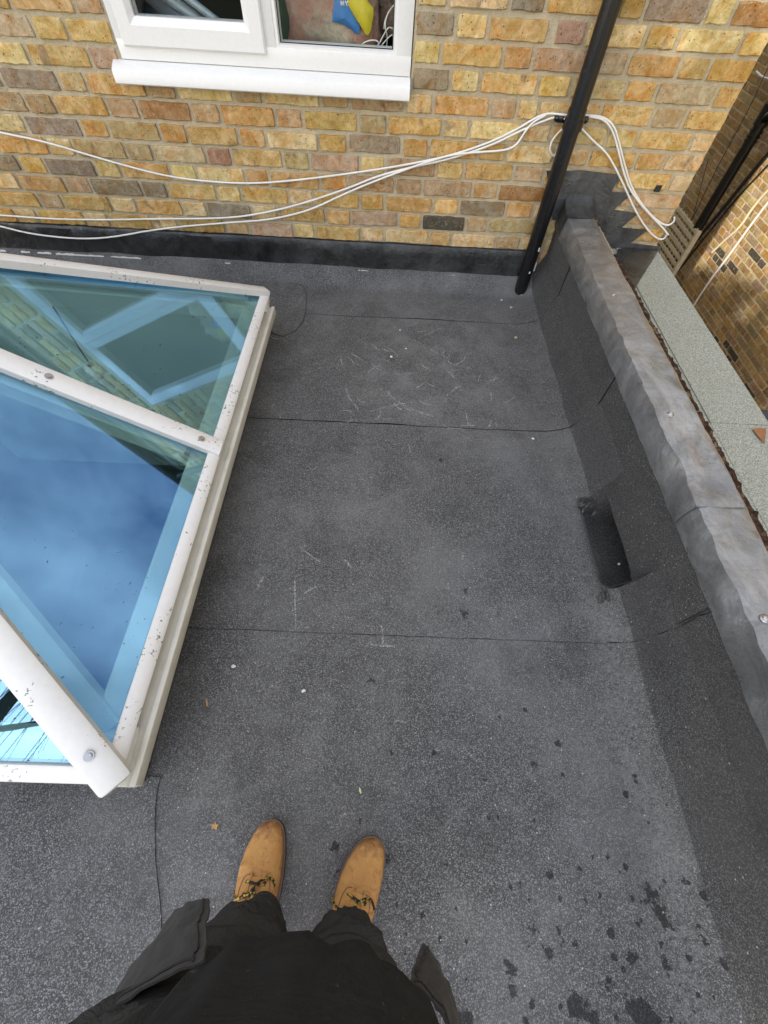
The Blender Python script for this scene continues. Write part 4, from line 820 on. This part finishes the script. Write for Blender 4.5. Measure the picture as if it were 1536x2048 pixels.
# ================================================================== THE PHOTOGRAPHER
BX = -.095
pe = empty('person', (BX, -2.68, .0), 'person in black T-shirt and dark work trousers looking down at tan boots', 'person')
def chain(b, pts, n=14):
    "closed tube through (point, rx, ry) with rounded ends; rx across, ry in depth for near-vertical chains"
    pts = [(Vector(p), rx, ry) for p, rx, ry in pts]; rings = []
    for i, (p, rx, ry) in enumerate(pts):
        d = (pts[min(i+1, len(pts)-1)][0]-pts[max(i-1, 0)][0]).normalized()
        x = Vector((1, 0, 0)); x = (x-d*x.dot(d)); x = x.normalized() if x.length > .2 else Vector((0, 1, 0)); y = d.cross(x)
        rings.append([p+x*rx*math.cos(2*math.pi*j/n)+y*ry*math.sin(2*math.pi*j/n) for j in range(n)])
    def capr(p, ring, d, r): return [[p+(q-p)*.75+d*r*.45 for q in ring], [p+(q-p)*.3+d*r*.7 for q in ring]]
    d0 = (pts[0][0]-pts[1][0]).normalized(); d1 = (pts[-1][0]-pts[-2][0]).normalized()
    r0 = capr(pts[0][0], rings[0], d0, min(pts[0][1:])); r1 = capr(pts[-1][0], rings[-1], d1, min(pts[-1][1:]))
    b.loft(r0[::-1]+rings+r1)
def remeshed(name, b, vox, mat, parent, disp=None, sm=4):
    o = b.build(name, M[mat], parent); md = o.modifiers.new('r', 'REMESH'); md.mode = 'VOXEL'; md.voxel_size = vox; s_ = o.modifiers.new('s', 'SMOOTH'); s_.iterations = sm; s_.factor = .5
    bpy.context.view_layer.update(); dg = bpy.context.evaluated_depsgraph_get(); me = bpy.data.meshes.new_from_object(o.evaluated_get(dg)); o.modifiers.clear(); o.data = me
    me.materials.clear(); me.materials.append(M[mat]); c_ = org(parent)
    if disp:
        nn = [v_.normal.copy() for v_ in me.vertices]
        for v_, n_ in zip(me.vertices, nn): v_.co += n_*disp(v_.co+c_, n_)
    me.polygons.foreach_set('use_smooth', [True]*len(me.polygons)); me.update(); return o
LA, LK, LH = Vector((-.197, -2.676, .10)), Vector((-.178, -2.695, .50)), Vector((-.165, -2.71, .86))
RA, RK, RH = Vector((-.028, -2.694, .10)), Vector((-.010, -2.70, .50)), Vector((-.015, -2.71, .86))
b = MB()                                          # one continuous body under the clothes: legs, trunk, neck, head, arms, hands
for A_, K_, H_ in ((LA, LK, LH), (RA, RK, RH)): chain(b, [(A_, .028, .032), (A_.lerp(K_, .35), .036, .042), (K_, .052, .056), (H_, .065, .08)])
chain(b, [((BX, -2.71, .82), .16, .11), ((BX, -2.69, 1.0), .165, .12), ((BX, -2.72, 1.2), .165, .105), ((BX, -2.73, 1.38), .17, .09), ((BX, -2.735, 1.44), .09, .07)])
chain(b, [((BX, -2.735, 1.42), .06, .06), ((BX, -2.715, 1.52), .055, .058)])
chain(b, [((BX, -2.69, 1.54), .05, .065), ((BX, -2.68, 1.60), .072, .088), ((BX, -2.685, 1.68), .077, .098), ((BX, -2.70, 1.735), .06, .075)], 18)
b.sphere((BX, -2.585, 1.60), .016, 8, (.8, 1.2, 1.5)); b.sphere((BX, -2.60, 1.555), .02, 8, (1.3, .6, .5))
for s in (-1, 1):
    b.sphere((BX+s*.08, -2.69, 1.61), .026, 8, (.5, .8, 1.3))
    sh, el, wr = Vector((BX+s*.19, -2.73, 1.39)), Vector((BX+s*.27, -2.76, 1.12)), Vector((.0+s*.125, -2.555, 1.25))
    chain(b, [(sh+Vector((-s*.02, 0, -.02)), .044, .048), (sh.lerp(el, .5), .045, .045), (el, .04, .04)]); chain(b, [(el, .038, .038), (el.lerp(wr, .4), .04, .04), (wr, .026, .026)])
    pm = Vector((s*.11, -2.505, 1.295)); chain(b, [(wr, .024, .02), (wr.lerp(pm, .5), .034, .020), (pm, .036, .017)])
    for j in range(4):
        k0 = pm+Vector((s*(.004+.002*j), .012, -.028+.019*j)); k1 = k0+Vector((-s*.004, .040-.004*abs(j-1.5), .004)); k2 = k1+Vector((-s*.024, .014, .002)); chain(b, [(k0, .0085, .0085), (k1, .0082, .0082), (k2, .0075, .0075)], 8)
    chain(b, [(pm+Vector((-s*.012, -.035, .014)), .011, .011), (pm+Vector((-s*.026, -.020, .026)), .010, .010), (pm+Vector((-s*.038, .008, .030)), .0085, .0085)], 8)
body = remeshed('body', b, .0075, 'skin', pe, sm=2)
b = MB(); b.sphere((BX, -2.70, 1.695), .105, 20, (.87, 1.06, 1.0)); b.sphere((BX, -2.745, 1.60), .075, 14, (1, .8, .9)); hr = remeshed('hair', b, .01, 'hair', pe, lambda p, n: .004*ns(p.x*60, p.y*25, p.z*60))
for v_ in hr.data.vertices:
    w_ = v_.co+org(pe)
    if w_.y > -2.63 and w_.z < 1.70: v_.co.y -= (w_.y+2.63)*.95
for s in (-1, 1):
    b = MB(); b.sphere((BX+s*.031, -2.598, 1.638), .011, 10); b.build('eye', M['black_rubber'], pe, smooth=True)
# the phone in those hands: the picture is taken from its lens, just in front of it
ph = MB(); c0 = CAM-MF*.020; u_, r_, f_ = -MD, MR, MF
# trousers
b = MB()
for A_, K_, H_, s in ((LA, LK, LH, -1), (RA, RK, RH, 1)):
    an = Vector((A_.x, -2.672 if s < 0 else -2.690, .120)); chain(b, [(an, .037, .046), (an.lerp(K_, .12), .042, .050), (an.lerp(K_, .35), .054, .062), (an.lerp(K_, .65), .068, .074), (K_, .077, .084), (K_.lerp(H_, .45)+Vector((s*.010, 0, 0)), .092+.005*s, .104), (K_.lerp(H_, .7)+Vector((s*.012, 0, 0)), .094+.006*s, .108), (H_, .080, .105)], 20)
chain(b, [((BX+.025, -2.725, .76), .150, .112), ((BX+.03, -2.72, .88), .150, .110), ((BX+.03, -2.72, .96), .145, .105)], 24)
def folds(p, n):
    f = .018*(1-abs(ns(p.x*5+p.z*4, p.y*6, p.z*10)))**5-.007+.015*(1-abs(ns(p.x*9-p.z*9+4, p.y*8, p.z*17)))**5+.004*ns(p.x*9, p.y*9, p.z*15+p.x*8)
    f += .010*(1-abs(ns(p.x*5, p.y*4, p.z*9+5)))**4*sst(.32, .12, p.z)
    return f*sst(.08, .34, p.z)+.006*ns(p.x*14, p.y*14, p.z*34)*sst(.5, .2, p.z)
tro = remeshed('trousers', b, .0075, 'trouser_cloth', pe, folds, sm=3)
def panel(name, quad, mat, bul, t=.0025, parent=tro, crease=.006, n=24):
    q = [ZC(px, py, z) for px, py, z in quad]
    nr = (q[1]-q[0]).cross(q[3]-q[0]).normalized()
    if nr.dot(CAM-q[0]) < 0: nr = -nr
    fn = lambda u, v, o_=0: q[0]*(1-u)*(1-v)+q[1]*u*(1-v)+q[2]*u*v+q[3]*(1-u)*v+nr*(bul*4*u*(1-u)*(1-.4*v)+crease*ns(u*2.2+v*1.5, v*3.2, bul*90)*(.35+v*(1-v)*3)+.003*ns(u*8, v*9, 3)+o_)
    b = MB(); b.grid(lambda u, v: fn(u, v), n, n); b.grid(lambda u, v: fn(u, v, -t), n, n)
    for e in (0, 1):
        b.loft([[fn(e, v/n) for v in range(n+1)], [fn(e, v/n, -t) for v in range(n+1)]], closed=False); b.loft([[fn(v/n, e) for v in range(n+1)], [fn(v/n, e, -t) for v in range(n+1)]], closed=False)
    o = b.build(name, M[mat], parent, smooth='angle')
    # stitched hem line: a thin raised seam just inside the edge
    b = MB(); b.tube([fn(.93, .02+.96*i/12, .001) for i in range(13)], .0011, 5); b.tube([fn(.02+.91*i/12, .95, .001) for i in range(13)], .0011, 5); b.build('seam', M['trouser_cloth'], o); return o
panel('pocket', [(318,1872,.52),(417,1796,.50),(407,1920,.375),(160,2075,.40)], 'faded_cloth', .012)
panel('pocket', [(925,2060,.43),(846,1886,.49),(822,1962,.40),(905,2075,.37)], 'faded_cloth', .008)
# T-shirt
b = MB(); rings = []
for i, (z, rx, ry, cy) in enumerate(((.795, .166, .160, -2.696), (.81, .169, .164, -2.698), (.86, .178, .157, -2.702), (.94, .184, .145, -2.708), (1.04, .185, .138, -2.712), (1.12, .183, .132, -2.715), (1.22, .188, .125, -2.72), (1.32, .205, .118, -2.73), (1.40, .215, .105, -2.735), (1.445, .15, .09, -2.735), (1.455, .075, .07, -2.733))):
    n = 96; rings.append([Vector((BX+.040*sst(1.15, .85, z)+rx*math.cos(2*math.pi*j/n), cy+ry*math.sin(2*math.pi*j/n), z))+Vector((math.cos(2*math.pi*j/n), math.sin(2*math.pi*j/n), 0))*(.004*ns(3*math.cos(2*math.pi*j/n), 3*math.sin(2*math.pi*j/n), z*9)+.005*ns(7*math.cos(2*math.pi*j/n), 7*math.sin(2*math.pi*j/n), z*3)*(z < .9)*2.2) for j in range(n)])
fine = []
for a, c_ in zip(rings, rings[1:]):
    for k in range(3): fine.append([p.lerp(q, k/3) for p, q in zip(a, c_)])
fine.append(rings[-1]); inner = [[Vector((q.x*.98+BX*.02, (q.y+2.69)*.975-2.69, q.z+.002)) for q in r] for r in (fine[2], fine[1], fine[0])]
b.loft(inner+fine, cap=False)
for s in (-1, 1):
    sh, el = Vector((BX+s*.165, -2.732, 1.40)), Vector((BX+s*.255, -2.755, 1.19)); b.tube([sh, sh.lerp(el, .35), sh.lerp(el, .7), el], [.066, .078, .074, .071], 18, cap=False)
b.build('t_shirt', M['knit_cotton'], pe, smooth=True)
# boots
def boot(toe, ang, mir, lab):
    L_ = .295; ca, sa = math.cos(R(ang)), math.sin(R(ang))
    def T(x, y, z): x *= mir; return Vector((toe.x+x*ca+(y)*sa*1.0, toe.y-x*sa*1.0+(y)*ca, z))
    # s from 0 toe to 1 heel: outer half width, inner half width, top height
    SEC = [(0, .003, .003, .030), (.012, .013, .015, .040), (.04, .024, .027, .052), (.10, .034, .037, .060), (.20, .043, .045, .066), (.33, .048, .048, .074), (.44, .047, .045, .092), (.54, .043, .041, .112), (.64, .040, .038, .128), (.78, .038, .036, .132), (.90, .036, .034, .130), (.97, .028, .027, .126), (1, .012, .012, .120)]
    up, so_, we = MB(), MB(), MB(); n = 28; rings = []; S2 = []
    for a, c_ in zip(SEC, SEC[1:]):
        for k in range(4): t = k/4; S2.append([a[i]+(c_[i]-a[i])*t for i in range(4)])
    S2.append(SEC[-1])
    for (s, wo_, wi, h) in S2:
        r = []
        for j in range(n):
            a = 2*math.pi*j/n; cx_, sz = math.cos(a), math.sin(a); e = .78
            x = (wo_ if cx_ > 0 else wi)*math.copysign(abs(cx_)**e, cx_); zz = .018+(h-.018)*(.5+.5*math.copysign(abs(sz)**.82, sz))
            shift = .008*math.sin(min(1, s*1.6)*math.pi)*-.6; wr_ = .0075*(1-abs(ns(s*17+x*6, x*16, 4)))**4*sst(.14, .24, s)*sst(.55, .42, s)+.0012*ns(s*30, x*40, 2)-.006*math.exp(-((s-.315-abs(x)*1.5)/.018)**2)*(abs(x) < .03)
            r.append(T(x+shift+.006*(1-s), -s*L_, zz+wr_*(sz > 0)))
        rings.append(r)
    up.loft(rings)
    out = []
    for s, wo_, wi, h in S2: out.append((wo_+.0032, -s*L_, s))
    rim = [T(x-.008*math.sin(min(1, s*1.6)*math.pi)*.6+.006*(1-s), y+.003*(1-2*s), 0) for x, y, s in out]
    rim2 = [T(-(S2[i][2]+.0032)-.008*math.sin(min(1, S2[i][0]*1.6)*math.pi)*.6+.006*(1-S2[i][0]), -S2[i][0]*L_+.003*(1-2*S2[i][0]), 0) for i in range(len(S2)-1, -1, -1)]
    poly = rim+rim2; so_.prism([q+Vector((0, 0, .0085)) for q in poly], (0, 0, 1), .014); we.prism([q+Vector((0, 0, .0225)) for q in poly], (0, 0, 1), .0045)
    root = bpy.data.objects.new('boot', None)
    u_ = up.build('boot', M['tan_nubuck'], pe, smooth=True); u_['label'] = lab
    # local frame for the toe wear in the leather: keep the origin at the toe
    me = u_.data; c_ = toe-org(pe)
    for v_ in me.vertices: v_.co -= Vector((c_.x, c_.y, .06))
    u_.location = (c_.x, c_.y, .06); bpy.data.objects.remove(root)
    def sub(bm_, name, mat, sm='angle'):
        o = bm_.build(name, M[mat], pe, smooth=sm); o.parent = u_
        for v_ in o.data.vertices: v_.co -= Vector((c_.x, c_.y, .06))
        return o
    sub(so_, 'sole', 'boot_sole'); sub(we, 'welt', 'boot_welt')
    # facings beside the tongue, stitching, laces
    def top(s, x): 
        i = min(range(len(S2)), key=lambda q: abs(S2[q][0]-s)); wo_, wi, h = S2[i][1:]; k = min(.98, abs(x)/(wo_ if x > 0 else wi)); return .018+(h-.018)*(.5+.5*(1-k**2.3)**.42)
    for s in (-1, 1):
        q = MB(); rows = []
        for i in range(9):
            ss = .31+.25*i/8; x0 = s*(.012+.004*i/8); x1 = s*(.040-.002*i/8-.014*(i == 0)-.004*(i == 1)); rows.append([T(x0+(x1-x0)*k/6, -ss*L_, top(ss, x0+(x1-x0)*k/6)+.0052) for k in range(7)])
        q.loft(rows, closed=False); q.loft([[r_[-1] for r_ in rows], [r_[-1]-Vector((0, 0, .004)) for r_ in rows]], closed=False); q.loft([rows[0], [v_-Vector((0, 0, .004)) for v_ in rows[0]]], closed=False); e = [r[0] for r in rows]; q.loft([e, [v_-Vector((0, 0, .004)) for v_ in e]], closed=False); sub(q, 'facing', 'tan_nubuck', True)
        for ss in (.365, .43, .495):
            p_ = T(s*.019, -ss*L_, top(ss, s*.019)+.0064); q = MB(); q.tube([p_-Vector((0, 0, .002)), p_+Vector((0, 0, .0012))], .0042, 12); sub(q, 'eyelet', 'boot_sole')
    q = MB(); q.loft([[T(x_, -ss*L_, top(min(ss, .58), x_)+.0026) for x_ in (-.013, -.006, 0, .006, .013)] for ss in (.335, .40, .47, .55, .62)], closed=False); sub(q, 'tongue', 'tan_nubuck', True)
    q = MB()
    for s in (-1, 1): q.tube([T(s*x_, -ss*L_, top(ss, s*x_)+.0062) for x_, ss in ((.016, .318), (.024, .322), (.030, .345), (.033, .40), (.034, .47), (.034, .54))], .0007, 5, smooth=1)
    sub(q, 'stitching', 'boot_welt', True)
    q = MB()
    for ss in (.365, .43): q.tube([T(x, -(ss+.012*math.sin(x*40))*L_, top(ss, x)+.0085+.003*(1-abs(x)/.02)) for x in (-.021, -.012, 0, .012, .021)], .0026, 7, smooth=2)
    kx, ks = .0, .40; kz = top(ks, 0)+.015
    q.tube([T(-.004, -ks*L_, kz), T(.010, -(ks-.06)*L_, kz+.002), T(.030, -(ks-.075)*L_, top(.33, .03)+.006), T(.044, -(ks-.02)*L_, top(.38, .04)+.005)], .0026, 7, smooth=2)
    q.tube([T(.004, -ks*L_, kz), T(-.014, -(ks+.02)*L_, kz+.003), T(-.034, -(ks+.06)*L_, top(.46, -.03)+.008), T(-.050, -(ks+.04)*L_, .052)], .0026, 7, smooth=2)
    q.tube([T(0, -ks*L_, kz), T(.018, -(ks+.05)*L_, kz+.006), T(.026, -(ks+.10)*L_, kz+.002), T(.006, -(ks+.03)*L_, kz+.002)], .0026, 7, smooth=2)
    q.sphere(T(0, -ks*L_, kz), .0058, 8); sub(q, 'lace', 'lace', True)
boot(F(541, 1641, .03), 2, 1, 'left tan boot with scuffed toe'); boot(F(748, 1676, .03), 19, 1, 'right tan boot turned outward')
